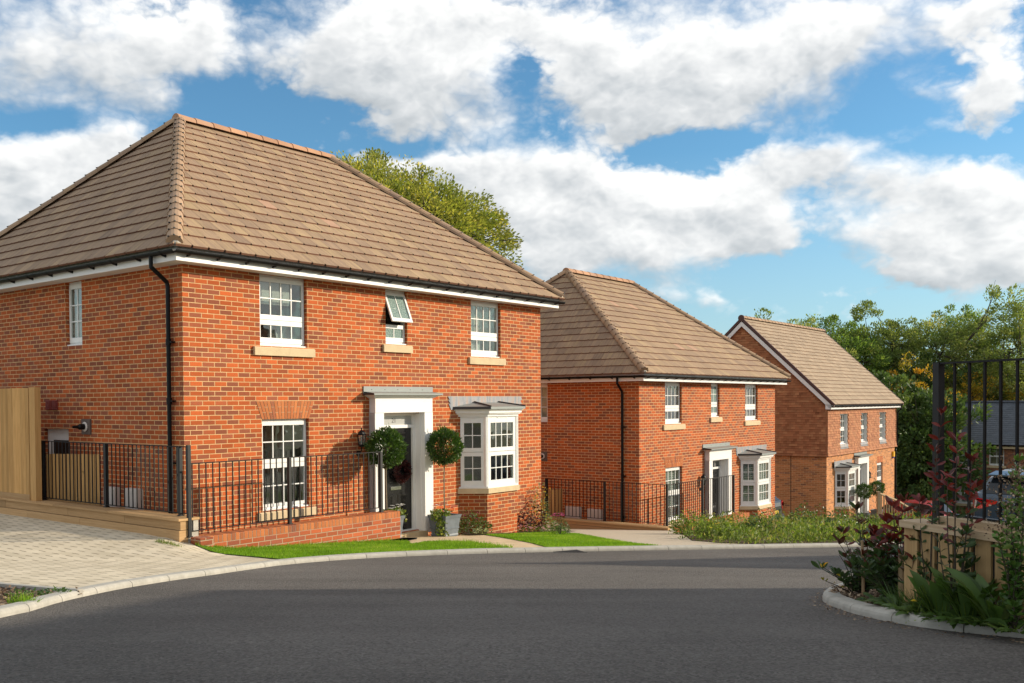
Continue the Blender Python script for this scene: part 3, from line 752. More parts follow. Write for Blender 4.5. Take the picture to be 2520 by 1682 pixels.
def bay_window(parent, ZO, base, zf, z0, z1, zb, inside=None, brick='brick', label=None, glassz=None):
    """base outline, z0..z1 window, zb foot of the brick base"""
    mb = MB(ZO); cen = [base[0], base[1], base[2], base[3]]
    for a, b in zip(base[:-1], base[1:]): mb.poly([(a[0], a[1], zb), (b[0], b[1], zb), (b[0], b[1], z0-.13), (a[0], a[1], z0-.13)])
    bay = mb.build('bay_window', brick, parent, label=label)
    s = MB(ZO); P = splay(base, .055); s.prism(P[::1][::-1][::-1], z0-.14, z0-.035); s.build('sill', 'stone', bay)
    s = MB(ZO); s.prism(splay(base, .03), z0-.035, z0); 
    # posts at the corners and the head
    for p in base[1:3]: s.prism([(p[0]-.045, p[1]-.008), (p[0]+.045, p[1]-.008), (p[0]+.045, p[1]+.07), (p[0]-.045, p[1]+.07)], z0, z1)
    for dxx in (-.028, .012):
        for p in base[1:3]: s.box(p[0]+dxx, p[0]+dxx+.014, p[1]-.016, p[1], z0, z1)
    s.build('frame', 'upvc', bay)
    gz = glassz
    for i, (a, b) in enumerate(zip(base[:-1], base[1:])):
        L = math.hypot(b[0]-a[0], b[1]-a[1]); rz = math.atan2(b[1]-a[1], b[0]-a[0]); d = ((b[0]-a[0])/L, (b[1]-a[1])/L)
        o = .02 if i == 1 else 0.0; o2 = .0
        nx = 4 if i == 1 else 2
        wx = (a[0]+d[0]*(.045 if i == 1 else .012), a[1]+d[1]*(.045 if i == 1 else .012)); ww = L-(.09 if i == 1 else .06)
        m2 = MB(); fn = lambda x, q_, z: (x, q_, z); hh = z1-z0
        for (h0, h1, zz0, zz1) in ((gz[0][0]-z0, gz[0][1]-z0, 0, (gz[0][1]+gz[1][0])/2-z0-.004), (gz[1][0]-z0, gz[1][1]-z0, (gz[0][1]+gz[1][0])/2-z0+.004, hh)):
            sub = sash_mb(0, ww, zz0, zz1, .075, ww-.075, h0, h1, nx, 2)
            bse = len(m2.v); m2.v += sub.v; m2.f += [tuple(k+bse for k in f) for f in sub.f]; m2.mi += sub.mi; m2.t += sub.t
        if i < 2: m2.box(ww*.32, ww*.7, -.012, .001, hh-.032, hh-.014)
        sa = m2.build('sash', 'upvc', bay); sa.location = (wx[0], wx[1], z0+ZO); sa.rotation_euler = (0, 0, rz)
        for (h0, h1) in gz:
            g_ = MB(); g_.box(.07, ww-.07, .022, .028, h0-z0-.005, h1-z0+.005); p_ = g_.build('pane', 'glass', bay); p_.location = sa.location; p_.rotation_euler = (0, 0, rz)
        if inside:
            class D: pass
            f_ = inside; 
            mbs = MB(); n = int((z1-z0)/.065)
            for k in range(n):
                z = .03+k*(hh-.06)/n; mbs.poly([(.06, .09, z), (ww-.06, .09, z), (ww-.06, .12, z+.045), (.06, .12, z+.045)]); mbs.poly([(.06, .124, z+.045), (ww-.06, .124, z+.045), (ww-.06, .094, z), (.06, .094, z)])
            sh = mbs.build('shutter', 'blind', bay); sh.location = sa.location; sh.rotation_euler = (0, 0, rz)
    # canopy: stepped cornice, roof, lead flashing
    c = MB(ZO)
    for off, a, b in ((.035, 0, .045), (.07, .045, .07), (.10, .07, .125), (.13, .125, .15)): c.prism(splay(base, off), z1+a, z1+b)
    c.build('cornice', 'grp_white', bay)
    r_ = MB(ZO); E = splay(base, .175); I = [(E[0][0]+.38, 0), (E[1][0]+.12, -.12), (E[2][0]-.12, -.12), (E[3][0]-.38, 0)]
    zt = z1+.20; zw = z1+.29
    r_.prism(E, z1+.15, zt, 0)
    K = [(base[1][0]+.1, 0, zw), (base[2][0]-.1, 0, zw)]
    r_.poly([(E[0][0], 0, zt+.001), (E[1][0], E[1][1], zt+.001), K[0]]); r_.poly([(E[1][0], E[1][1], zt+.001), (E[2][0], E[2][1], zt+.001), K[1], K[0]]); r_.poly([(E[2][0], E[2][1], zt+.001), (E[3][0], 0, zt+.001), K[1]])
    r_.build('canopy', 'canopy_grey', bay)
    for e_, k_, (a, b) in ((E[1], K[0], (E[0], E[1])), (E[2], K[1], (E[2], E[3]))):
        h_ = MB(ZO); h_.tube([(e_[0], e_[1], zt+.012), (k_[0], k_[1]-.02, zw+.012)], .017, 6)
        dxy = Vector((b[0]-a[0], b[1]-a[1])).normalized(); n2 = Vector((dxy.y, -dxy.x))*.004
        h_.poly([(a[0]+n2.x, a[1]+n2.y, z1+.152), (b[0]+n2.x, b[1]+n2.y, z1+.152), (b[0]+n2.x, b[1]+n2.y, zt+.004), (a[0]+n2.x, a[1]+n2.y, zt+.004)])
        h_.build('canopy_trim', 'canopy_dark', bay)
    f_ = MB(ZO); x0, x1 = E[0][0]-.14, E[3][0]+.16; zz0, zz1 = z1+.16, z1+.415
    pts = [(x0, zz1), (x0+.05, zz1-.075), (x0+.01, zz1-.075), (x0+.07, zz1-.15), (x0+.02, zz1-.15), (x0+.09, zz0-.02), (x1-.1, zz0), (x1-.02, zz0+.02), (x1-.06, zz0+.09), (x1-.01, zz0+.09), (x1-.06, zz0+.17), (x1, zz0+.17), (x1-.03, zz1)]
    f_.poly([(p[0], -.012, p[1]) for p in pts]); f_.poly([(p[0], -.003, p[1]) for p in pts[::-1]])
    f_.poly([(pts[0][0], -.003, zz1+.0), (pts[0][0], -.012, zz1), (pts[-1][0], -.012, zz1), (pts[-1][0], -.003, zz1)])
    f_.build('flashing', 'lead', bay)
    return bay
def ladder_text(txt, size, parent, loc, rot, mat, name='numeral', ext=.001):
    cu = bpy.data.curves.new('lettering', 'FONT'); cu.body = txt; cu.size = size; cu.extrude = ext; cu.align_x = 'CENTER'; cu.align_y = 'CENTER'; cu.resolution_u = 3
    o = bpy.data.objects.new(name, cu); C.objects.link(o)
    dg = bpy.context.evaluated_depsgraph_get(); me = bpy.data.meshes.new_from_object(o.evaluated_get(dg)); bpy.data.objects.remove(o)
    me.materials.clear(); me.materials.append(M[mat]); o = bpy.data.objects.new(name, me); C.objects.link(o)
    o.parent = parent; o.location = loc; o.rotation_euler = rot; return o
def panel_door(parent, ZO, x0, x1, y, z0, z1, wreath=True):
    mb = MB(ZO); mb.box(x0, x1, y, y+.045, z0, z1); w = x1-x0
    d_ = mb.build('front_door', 'door_black', parent)
    m2 = MB(ZO)
    for (a, b, c, d) in ((.14, .44, .06, .36), (.56, .86, .06, .36), (.14, .44, .46, .86), (.56, .86, .46, .86), (.14, .44, .90, .965), (.56, .86, .90, .965)):
        xa, xb, za, zb_ = x0+w*a, x0+w*b, z0+(z1-z0)*c, z0+(z1-z0)*d
        for q in range(2):
            i = q*.03; m2.loft([[(xa+i, y-.0005, za+i), (xb-i, y-.0005, za+i), (xb-i, y-.0005, zb_-i), (xa+i, y-.0005, zb_-i)][::-1], [(xa+i+.014, y-.010, za+i+.014), (xb-i-.014, y-.010, za+i+.014), (xb-i-.014, y-.010, zb_-i-.014), (xa+i+.014, y-.010, zb_-i-.014)][::-1]], 0)
    m2.build('moulding', 'door_black', d_)
    m3 = MB(ZO); m3.box(x0+w*.34, x0+w*.66, y-.018, y, z0+(z1-z0)*.40, z0+(z1-z0)*.432); m3.build('letter_plate', 'chrome', d_)
    m3 = MB(ZO); m3.box(x0+w*.035, x0+w*.075, y-.035, y, z0+(z1-z0)*.44, z0+(z1-z0)*.53); m3.box(x0+w*.035, x0+w*.13, y-.045, y-.03, z0+(z1-z0)*.50, z0+(z1-z0)*.512); m3.build('handle', 'chrome', d_)
    return d_
def door_surround(root, ZO, cx, z_thr, z_arch, number='21', panel=True, door_col=None):
    """columns, header, cornice and flat hood round the front door; z_arch = underside of the header"""
    xl, xr = cx-.79, cx+.79; y = -.15
    mb = MB(ZO)
    for a, b in ((xl, xl+.235), (xr-.235, xr)): mb.box(a, b, y, .0, z_thr-.05, z_arch)
    for a, b in ((xl+.235, xl+.255), (xr-.255, xr-.235)): mb.box(a, b, -.05, .12, z_thr-.02, z_arch-.02)
    mb.box(xl, xl+.012, y-.0, 0, z_thr-.05, z_arch)
    s_ = mb.build('door_surround', 'grp_white', root)
    mb = MB(ZO); mb.box(xl+.01, xr-.01, y-.004, 0, z_arch+.004, z_arch+.27); mb.build('header', 'grp_white', s_)
    mb = MB(ZO)
    for i, (o, a, b) in enumerate(((.015, .27, .285), (.045, .285, .30), (.075, .30, .318), (.11, .318, .33))): mb.box(xl-o, xr+o, y-o, 0, z_arch+a, z_arch+b)
    mb.build('cornice', 'grp_white', s_)
    mb = MB(ZO); mb.box(xl-.15, xr+.15, y-.14, 0, z_arch+.33, z_arch+.362, 0); mb.poly([(xl-.15, y-.14, z_arch+.363), (xr+.15, y-.14, z_arch+.363), (xr+.15, -.02, z_arch+.395), (xl-.15, -.02, z_arch+.395)])
    mb.box(xl-.15, xr+.15, -.022, 0, z_arch+.363, z_arch+.49)
    mb.poly([(xl-.1515, 0, z_arch+.331), (xl-.1515, y-.1405, z_arch+.331), (xl-.1515, y-.1405, z_arch+.361), (xl-.1515, 0, z_arch+.361)], 1)
    for k in range(5): x = xl+(xr-xl)*(k+.15)/4.6; mb.box(x-.008, x+.008, -.0245, -.02, z_arch+.425, z_arch+.441, 1)
    mb.build('hood', ['canopy_grey', 'canopy_dark'], s_)
    # frame, fanlight and door
    x0, x1 = cx-.43, cx+.46
    mb = MB(ZO); mb.box(xl+.24, x0, .08, .16, z_thr, z_arch-.0); mb.box(x1, xr-.24, .08, .16, z_thr, z_arch); mb.box(x0, x1, .08, .16, z_arch-.06, z_arch)
    mb.box(x0, x1, .08, .16, z_arch-.295, z_arch-.235); mb.box(xl+.24, xr-.24, .05, .2, z_thr-.06, z_thr+.02)
    fr = mb.build('door_frame', 'upvc', s_)
    mb = MB(ZO); mb.box(x0, x1, .12, .13, z_arch-.235, z_arch-.06); fl = mb.build('fanlight', 'fanlight' if number else 'glass', s_)
    if number: ladder_text(number, .125, s_, (cx-.02, .118, z_arch-.155+ZO), (R(90), 0, 0), 'numeral')
    else:
        mb = MB(ZO)
        for k in (1, 2): x = x0+(x1-x0)*k/3; mb.box(x-.01, x+.01, .11, .121, z_arch-.235, z_arch-.06)
        mb.build('glazing_bar', 'upvc', s_)
    return panel_door(root, ZO, x0, x1, .125, z_thr+.02, z_arch-.295), s_
def lantern(parent, ZO, x, y, z, name='wall_lantern'):
    mb = MB(ZO); n = 6
    c = (x, y, z)
    mb.lathe([(.035, -.13), (.05, -.12), (.062, -.10), (.062, -.085)], c, n); mb.lathe([(.075, .085), (.08, .10), (.065, .135), (.03, .165), (.012, .175), (.012, .20), (.018, .205), (.004, .22)], c, n)
    for k in range(n):
        a = 2*math.pi*k/n; mb.tube([(x+.06*math.cos(a), y+.06*math.sin(a), z-.09), (x+.074*math.cos(a), y+.074*math.sin(a), z+.09)], .006, 4)
    mb.tube([(x, y, z-.12), (x, y, z-.18), (x, y+.03, z-.23), (x, -.01, z-.25), ], .012, 6); mb.lathe([(.045, -.01), (.045, .01)], (x, -.01, z-.25), 10, M4=Matrix.Rotation(R(90), 4, 'X'))
    l_ = mb.build(name, 'metal_black', parent)
    mb = MB(ZO); mb.lathe([(.055, -.085), (.068, .085)], c, n); mb.build('lamp_glass', 'lantern_glass', l_)
    mb = MB(ZO); mb.lathe([(.012, -.06), (.022, -.01), (.014, .04), (.004, .06)], c, 8); mb.build('bulb', 'lamp_glass', l_)
    return l_
def pipe(parent, ZO, pts, r=.034, zs=(), name='downpipe', wall=(1, 0)):
    mb = MB(ZO); mb.tube(pts, r, 10)
    p = pts[-1]
    for z in zs: mb.lathe([(r+.008, -.05), (r+.008, .05)], (p[0], p[1], z), 10)
    d_ = mb.build(name, 'gutter_black', parent, smooth=False)
    for z in zs:
        m2 = MB(ZO); m2.box(p[0]-.012, p[0]+.075 if wall[0] else p[0]+.012, p[1]-.09, p[1]+.012, z-.012, z+.012); m2.build('pipe_clip', 'gutter_black', d_)
    return d_
def gauged_arch(parent, ZO, x0, x1, z0, z1, fl, n=17, mat='voussoir', name='brick_arch'):
    mb = MB(ZO); mb.box(0, 0, 0, 0, 0, 0) if False else None
    mb.poly([(x0, -.001, z0), (x1, -.001, z0), (x1+fl, -.001, z1), (x0-fl, -.001, z1)], 1)
    for k in range(n):
        a0 = x0+(x1-x0)*k/n+.006; a1 = x0+(x1-x0)*(k+1)/n-.006; b0 = x0-fl+(x1-x0+2*fl)*k/n+.006; b1 = x0-fl+(x1-x0+2*fl)*(k+1)/n-.006
        sp = (.38 if k % 2 else .68); g = .012
        for (s0, s1) in ((0, sp-g), (sp+g, 1)):
            L_ = lambda a, b, q: a+(b-a)*q
            ti = (min(1, max(0, random.gauss(.62, .25))), random.random(), 0)
            za, zb_ = z0+(z1-z0)*s0, z0+(z1-z0)*s1
            P = [(L_(a0, b0, s0), za), (L_(a1, b1, s0), za), (L_(a1, b1, s1), zb_), (L_(a0, b0, s1), zb_)]
            mb.loft([[(p[0], -.001, p[1]) for p in P][::-1], [(p[0], -.007, p[1]) for p in P][::-1]], 0, ti)
    return mb.build(name, [mat, 'stone'], parent)
def vent_grille(parent, ZO, y, z, w=.19, h=.17):
    mb = MB(ZO); mb.box(-.02, 0, y-w/2, y+w/2, z-h/2, z+h/2)
    for k in range(5): zz = z-h/2+h*(k+.5)/5; mb.box(-.032, -.018, y-w*.38, y+w*.38, zz-.006, zz+.008)
    return mb.build('vent_grille', 'vent_red', parent)
def flue(parent, ZO, y, z):
    mb = MB(ZO); mb.box(-.03, 0, y-.14, y+.14, z-.13, z+.13); f_ = mb.build('boiler_flue', 'flue_grey', parent)
    Mx = Matrix.Rotation(R(-90), 4, 'Y')
    mb = MB(ZO); mb.lathe([(.075, .03), (.085, .05), (.07, .06)], (0, y, z), 14, M4=Mx); mb.build('collar', 'meter_white', f_)
    mb = MB(ZO); mb.lathe([(.05, .05), (.05, .14), (.03, .17), (.02, .26)], (0, y, z), 12, M4=Mx); mb.build('terminal', 'gutter_black', f_)
def meter_box(parent, ZO, y0, y1, z0, z1):
    mb = MB(ZO); mb.box(-.10, 0, y0, y1, z0, z1); b = mb.build('meter_box', 'meter_white', parent)
    mb = MB(ZO); mb.box(-.112, -.1, y0+.02, y1-.02, z0+.02, z1-.03); mb.box(-.116, -.112, (y0+y1)/2-.06, (y0+y1)/2+.06, z1-.075, z1-.06); mb.build('lid', 'meter_white', b)

def house_a(idx, hf, dz, label, group):
    """two-storey detached house with hipped roof, square brick box 9.33 x 8 m; heights are those of house one, at eye level 0"""
    ZO = 2.95; L = HL; D = 8.0; e = .30
    root = empty('brick_house', (hf[0], hf[1], -ZO+dz), hf[2], label, 'house', group)
    zt, zbm = 2.12, -3.3
    w1 = (1.45, 2.45, .95, zt); w2 = (4.36, 4.95, 1.10, zt); w3 = (6.86, 7.86, .95, zt); gw = (1.47, 2.47, -1.76, -.255)
    cx = 4.70; dr = (cx-.56, cx+.56, -2.46, -.185)
    by = [(6.48, 0), (6.84, -.42), (7.85, -.42), (8.21, 0)]; bo = (6.50, 8.19, -1.72, -.29)
    mb = MB(ZO)
    wall_faces(mb, 0, L, zbm, zt, [w1, w2, w3, gw, dr, bo], lambda x, d, z: (x, d, z), 0, .09)
    sw = (D-3.46, D-2.92, 1.02, zt) if idx == 1 else (D-3.46, D-2.92, 1.02, zt)
    sd = (D-4.28, D-3.42, -2.4, -.42)
    hs = [sw]+([sd] if idx == 1 else [])
    wall_faces(mb, 0, D, zbm, zt, hs, lambda x, d, z: (d, D-x, z), 0, .09)
    wall_faces(mb, 0, D, zbm, zt, [], lambda x, d, z: (L-d, x, z), 0, .09)
    wall_faces(mb, 0, L, zbm, zt, [], lambda x, d, z: (L-x, D-d, z), 0, .09)
    # plinth: the courses below the damp-proof line stand a little proud
    zp = 1.9945-54*.075
    for (a, b) in ((-.012, .0), ):
        mb.box(-.012, L+.014, -.012, 0, zp-.065, zp, skip='k') if False else None
    mb.box(8.21, L+.014, -.014, -.0005, zp-.066, zp, skip='k')
    mb.box(L-.0005, L+.014, -.014, D, zp-.066, zp)
    wall = mb.build('wall', 'brick', root)
    m2 = MB(ZO)   # rooms behind the windows, pale back planes added close in to brighten the panes
    m2.poly([(.12, 1.0, .14), (L-.12, 1.0, .14), (L-.12, 1.0, 2.1), (.12, 1.0, 2.1)]); m2.poly([(.12, .8, zbm+.9), (L-.12, .8, zbm+.9), (L-.12, .8, -.14), (.12, .8, -.14)]); m2.box(.12, L-.12, .12, 3.38, -.14, .14); m2.box(.12, L-.12, .12, 3.38, -2.6, -2.5); m2.poly([(.12, .12, 2.1), (.12, 3.4, 2.1), (L-.12, 3.4, 2.1), (L-.12, .12, 2.1)])
    for x in (3.4, 5.9): m2.box(x, x+.1, .12, 3.38, -2.5, -.15); m2.box(x, x+.1, .12, 3.38, .15, 2.09)
    m2.poly([(.13, .12, -2.5), (.13, 3.4, -2.5), (.13, 3.4, 2.1), (.13, .12, 2.1)])
    m2.box(.12, 2.5, 3.39, 6.5, .2, 2.08); 
    m2.build('interior_wall', 'plaster', wall)
    zw = ZO
    H_ = zt-.95
    ins = dict(w1='roman', w2=None, w3='warm', gw='dark') if idx == 1 else dict(w1='lowwhite', w2=None, w3='vert', gw='shutter')
    window(root, (1.45, .075, .95+zw), 0, 1.0, H_, [(.14, .35, 4, 1), (.52, 1.06, 4, 2)], inside=curtain_in(ins['w1'], 3))
    window(root, (4.36, .075, 1.10+zw), 0, .59, zt-1.10, [(.13, .30, 2, 1), (.45, .92, 2, 2) if idx == 2 else (.45, .92, 2, 1)], glass='glass_obscure', open_top=R(22) if idx == 1 else 0,
           label='small window with its top sash pushed open' if idx == 1 else None)
    window(root, (6.86, .075, .95+zw), 0, 1.0, H_, [(.14, .35, 4, 1), (.52, 1.06, 4, 2)], inside=curtain_in('lowwhite' if idx == 1 else 'vert', 5))
    window(root, (1.47, .075, -1.76+zw), 0, 1.0, 1.505, [(.10, .69, 4, 2), (.85, 1.40, 4, 2)], inside=curtain_in(ins['gw'], 2))
    window(root, (.075, 3.46, 1.02+zw), R(-90), .54, zt-1.02, [(.14, .98, 2, 3)], inside=curtain_in('net', 4) if idx == 2 else None)
    for a in ((1.31, 2.59, .79, .935), (4.27, 5.05, .95, 1.09), (6.77, 7.98, .79, .935), (1.36, 2.60, -1.91, -1.775)): stone_sill(root, *a, ZO)
    gauged_arch(root, ZO, 1.465, 2.475, -.255, .04, .115)
    panel, sur = door_surround(root, ZO, cx, -2.46, -.185, '21' if idx == 1 else None)
    mb = MB(ZO); mb.box(cx-.62, cx+.62, -.16, .06, -2.75, -2.475); mb.build('step', 'path_slab', root)
    bay_window(root, ZO, by, 0, -1.72, -.29, zbm, inside=(idx == 2), glassz=((-1.60, -1.10), (-.93, -.42)))
    lantern(root, ZO, 3.62, -.10, -.66 if idx == 1 else -.75)
    if idx == 1:
        mb = MB(ZO); mb.box(.07, .12, 3.42, 4.28, -2.4, -.42); dd = mb.build('side_door', 'upvc', root)
        mb = MB(ZO); mb.box(.055, .07, 3.55, 4.05, -1.5, -.62); mb.build('pane', 'car_glass', dd)
        for y in (4.08, 3.86): vent_grille(root, ZO, y, .0)
        flue(root, ZO, 2.80, -.37)
        meter_box(root, ZO, 1.13, 1.50, -2.0, -1.34); meter_box(root, ZO, 1.80, 2.14, -2.0, -1.35)
        mb = MB(ZO); 
    else:
        flue(root, ZO, 3.08, .05)
        meter_box(root, ZO, 1.12, 1.56, -2.0, -1.34); meter_box(root, ZO, 1.80, 2.28, -2.0, -1.32)
    # eaves
    mb = MB(ZO)
    for (a, b, c, d_) in ((-e, L+e, -e, -e+.02), ): mb.box(a, b, c, d_, 2.117, 2.335)
    mb.box(-e, L+e, D+e-.02, D+e, 2.117, 2.335); mb.box(-e, -e+.02, -e+.0205, D+e-.0205, 2.117, 2.335); mb.box(L+e-.02, L+e, -e+.0205, D+e-.0205, 2.117, 2.335)
    mb.build('fascia', 'fascia_white', root)
    mb = MB(ZO); mb.box(-e+.021, L+e-.021, -e+.021, D+e-.021, 2.121, 2.135); mb.build('soffit', 'soffit_white', root)
    gutter(root, (-e-.08, -e-.062, 2.262), (L+e+.10, -e-.062, 2.262), (0, -1), ZO, 19)
    gutter(root, (-e-.062, D+e+.05, 2.262), (-e-.062, -e-.08, 2.262), (-1, 0), ZO, 13)
    gutter(root, (L+e+.062, -e, 2.262), (L+e+.062, D+e, 2.262), (1, 0), ZO, 2)
    py = .29 if idx == 1 else .48
    pipe(root, ZO, [(-e-.06, py-.03, 2.22), (-e-.06, py-.03, 2.06), (-.075, py, 1.86), (-.06, py, 1.80), (-.06, py, -2.9)], zs=(.95, .05, -.9, -1.8) if idx == 1 else (.9, -.4, -1.5))
    # roof
    o = .385; ze = 2.325; rz_, ax_, ay_ = 5.60, 2.70, 4.0
    A, B_, Cc, Dd = (-o, -o, ze), (L+o, -o, ze), (L+o, D+o, ze), (-o, D+o, ze); R0, R1 = (ax_, ay_, rz_), (L-ax_, ay_, rz_)
    rb = MB(ZO)
    roof_slope(rb, A, B_, R1, R0, 17, odd={(6, 11), (5, 15)} if idx == 1 else {(11, 12), (11, 16), (4, 15), (4, 18)}, lit_shift=.08)
    roof_slope(rb, Dd, A, R0, R0, 17, lit_shift=-.12, vary=.7)  # left slope's shade put into darker tiles, sunlit front toned lighter
    roof_slope(rb, B_, Cc, R1, R1, 17); roof_slope(rb, Cc, Dd, R0, R1, 17)
    roof = rb.build('roof', ['roof_tile', 'gutter_black', 'ridge_tile_orange', 'tile_edge'], root)
    hb = MB(ZO)
    for a, b in ((A, R0), (Dd, R0), (B_, R1), (Cc, R1)):
        a = Vector(a); b = Vector(b); a = a+(b-a).normalized()*.06; capping(hb, tuple(a+Vector((0, 0, .0))), tuple(b), .27, .118, .0)
    hb.build('hip_tile', ['ridge_tile', 'gutter_black'], roof)
    hb = MB(ZO); capping(hb, (R0[0]-.1, R0[1], R0[2]+.0), (R1[0]+.1, R1[1], R1[2]), .42, .125, 0, clip=False); hb.build('ridge_tile', ['ridge_tile_orange', 'gutter_black'], roof)
    for P_, dd_ in ((A, (-1, -1)), (B_, (1, -1))):
        mb = MB(ZO); x, y, z = P_; mb.lathe([(.085, -.02), (.10, .03), (.07, .10), (.02, .12)], (x-dd_[0]*.08, y-dd_[1]*.08, z-.0), 10); mb.build('hip_end', 'concrete_block', roof)
    return root
# ---------------------------------------------------------------- houses
def plane(h, px, py, t=0.):
    r = ray(px, py); nx, ny = -math.sin(h[2]), math.cos(h[2]); k = (nx*h[0]+ny*h[1]+t)/(nx*r.x+ny*r.y)
    x, y = r.x*k-h[0], r.y*k-h[1]; return x*math.cos(h[2])+y*math.sin(h[2]), r.z*k
def railing(name, org, rz, zb, a, b, top, bot, posts, label, spacing=.1155, group=None, pr=.007, post_w=.05, zoff=None, cap=None):
    """a-b: local line; posts: (distance, z foot, z top); heights are eye-level, zb = height of the empty"""
    root = empty(name, (org[0], org[1], zb), rz, label, 'railing', group)
    a, b = Vector(a), Vector(b); d = (b-a).normalized(); L = (b-a).length; ang = math.atan2(d.y, d.x)
    def bar(n, u0, u1, hw, z0, z1):
        mb = MB(); mb.box(u0, u1, -hw, hw, z0-zb, z1-zb); o = mb.build(n, 'metal_black', root); o.location = (a.x, a.y, 0); o.rotation_euler = (0, 0, ang); return o
    bar('top_rail', 0, L, .020, top-.012, top); bar('bottom_rail', 0, L, .020, bot-.010, bot)
    for (u, z0, z1) in posts:
        mb = MB(); hw = post_w/2; mb.box(-hw, hw, -hw, hw, z0-zb, z1-zb); mb.box(-hw-.012, hw+.012, -hw-.012, hw+.012, z0-zb, z0-zb+.012)
        o = mb.build('post', 'metal_post', root); o.location = (a.x+d.x*u, a.y+d.y*u, 0); o.rotation_euler = (0, 0, ang)
    n = int(L/spacing); first = None; off = (L-n*spacing)/2
    pu = [p[0] for p in posts]
    for k in range(n+1):
        u = off+k*spacing
        if min(abs(u-q_) for q_ in pu) < .04: continue
        if first is None:
            mb = MB(); mb.box(-pr, pr, -pr, pr, bot-zb, top-.012-zb); first = mb.build('picket', 'metal_black', root); o = first
        else: o = first.copy(); C.objects.link(o); o.parent = root
        o.location = (a.x+d.x*u, a.y+d.y*u, 0); o.rotation_euler = (0, 0, ang)
    return root
def brick_garden_wall(hf, zb, x0, x1, y0, y1, ztop, label, group, step=None):
    root = empty('garden_wall', (*W(hf, x0, y0), zb), hf[2], label, 'brick wall', group); ZO = -zb
    mb = MB(ZO); X, Y = x1-x0, y1-y0
    mb.box(0, X, 0, Y, zb-.6, ztop-.105, skip='b'); mb.build('brickwork', 'brick_garden', root)
    mb = MB(ZO); mb.box(.004, X-.004, .004, Y-.004, ztop-.104, ztop-.006, 1)
    n = round(X/.075)
    for k in range(n):
        a = X*k/n+.005; b = X*(k+1)/n-.005; ti = (min(1, max(0, random.gauss(.62, .2))), random.random(), 0); i = .008
        lo, hi = ztop-.103, ztop+random.uniform(-.002, .002)
        mb.box(a, b, 0, Y, lo, hi-.008, 0, ti); mb.loft([[(a, 0, hi-.008), (b, 0, hi-.008), (b, Y, hi-.008), (a, Y, hi-.008)], [(a+i*.5, i, hi), (b-i*.5, i, hi), (b-i*.5, Y-i, hi), (a+i*.5, Y-i, hi)]], 0, ti)
    mb.build('coping', ['voussoir', 'concrete_block'], root)
    return root
def sleeper_wall(hf, zb, y0, y1, ztop, zbot, label, group, splits, xf=-.76, xb=-.44):
    root = empty('timber_retaining_wall', (*W(hf, xf, y0), zb), hf[2], label, 'retaining wall', group); ZO = -zb
    h = (ztop-zbot)/2
    for r in range(2):
        ys = [y0]+splits[r]+[y1]; z1 = ztop-.035-r*h if r == 0 else ztop-h; z0 = z1-h+(.035 if r == 0 else -.25)
        for a, b in zip(ys[:-1], ys[1:]):
            mb = MB(ZO); mb.box(.02 if r == 0 else .0, .14, a-y0+.003, b-y0-.003, z0+.004, z1-.004, tint=rt()); mb.build('sleeper', 'sleeper_timber', root)
    ys = [y0-.02]+[s+.4 for s in splits[0]]+[y1]
    for a, b in zip(ys[:-1], ys[1:]):
        mb = MB(ZO); mb.box(-.02, xb-xf, a-y0+.003, b-y0-.003, ztop-.034, ztop, tint=rt()); mb.build('capping_board', 'sleeper_timber', root)
    mb = MB(ZO); mb.box(.145, xb-xf-.01, .0, .25, zbot-.3, ztop-.036); mb.build('end_block', 'concrete_block', root)
    return root
def boards(name, root, ZO, a, b, y, z0, z1, n, mat='fence_timber', th=.02, axis='x', lap=True, gap=0.):
    mb = MB(ZO)
    for k in range(n):
        u0 = a+(b-a)*k/n+gap/2; u1 = a+(b-a)*(k+1)/n-gap/2; ti = rt(); dz = random.uniform(-.004, .004)
        t0, t1 = (th*.4, th) if lap else (th, th)
        P = [(u0, -t0), (u1, -t1), (u1, 0), (u0, 0)]
        Q = [(p[0], y+p[1]) if axis == 'x' else (y+p[1], p[0]) for p in P]
        if axis == 'y': Q = Q[::-1]
        mb.prism(Q, z0, z1+dz, 0, ti)
    return mb.build(name, mat, root)
house1 = house_a(1, H1, 0, 'nearest brick house with a hipped tiled roof and number 21 over its black door', 'detached brick houses down the hill')
house2 = house_a(2, H2, DZ2, 'middle brick house with a hipped roof and white shuttered bay window', 'detached brick houses down the hill')
RG = 'black metal railings beside the houses'
railing('railing', H1, H1[2], -1.6, (-.52, 3.28), (-.52, -.86), -.60, -1.555, [(0, -1.6, -.60), (1.96, -1.6, -.60), (3.94, -1.6, -.60)], 'black metal railing on the timber sleepers beside the side wall of the nearest house', group=RG)
railing('railing', H1, H1[2], -1.87, (-.60, -.98), (3.21, -.98), -.83, -1.785, [(0, -1.87, -.575), (1.81, -1.87, -.83), (3.81, -1.87, -.83)], 'black metal railing on the low brick wall in front of the nearest house', group=RG)
railing('railing', H2, H2[2], -3.165, (-.52, 2.62), (-.52, -1.06), -2.11, -3.10, [(0, -3.165, -2.11), (1.87, -3.165, -2.11)], 'black metal railing on the timber sleepers beside the side wall of the middle house', group=RG)
railing('railing', H2, H2[2], -3.19, (-.50, -1.06), (3.58, -1.06), -2.12, -3.13, [(.02, -3.19, -2.10), (2.05, -3.19, -2.12), (4.06, -3.19, -2.12)], 'black metal railing across the front of the middle house by its black door', group=RG)
brick_garden_wall(H1, -2.5, -.53, 3.52, -1.14, -.87, -1.87, 'low brick wall with a brick on edge coping beside the front lawn', 'low brick walls in front of the houses')
mbp = MB(2.5); mbp.box(-.09, .12, -.13, .10, -2.6, -1.865, tint=(.8, .5, 0)); mbp.build('pier', 'brick_garden', bpy.data.objects['garden_wall'])
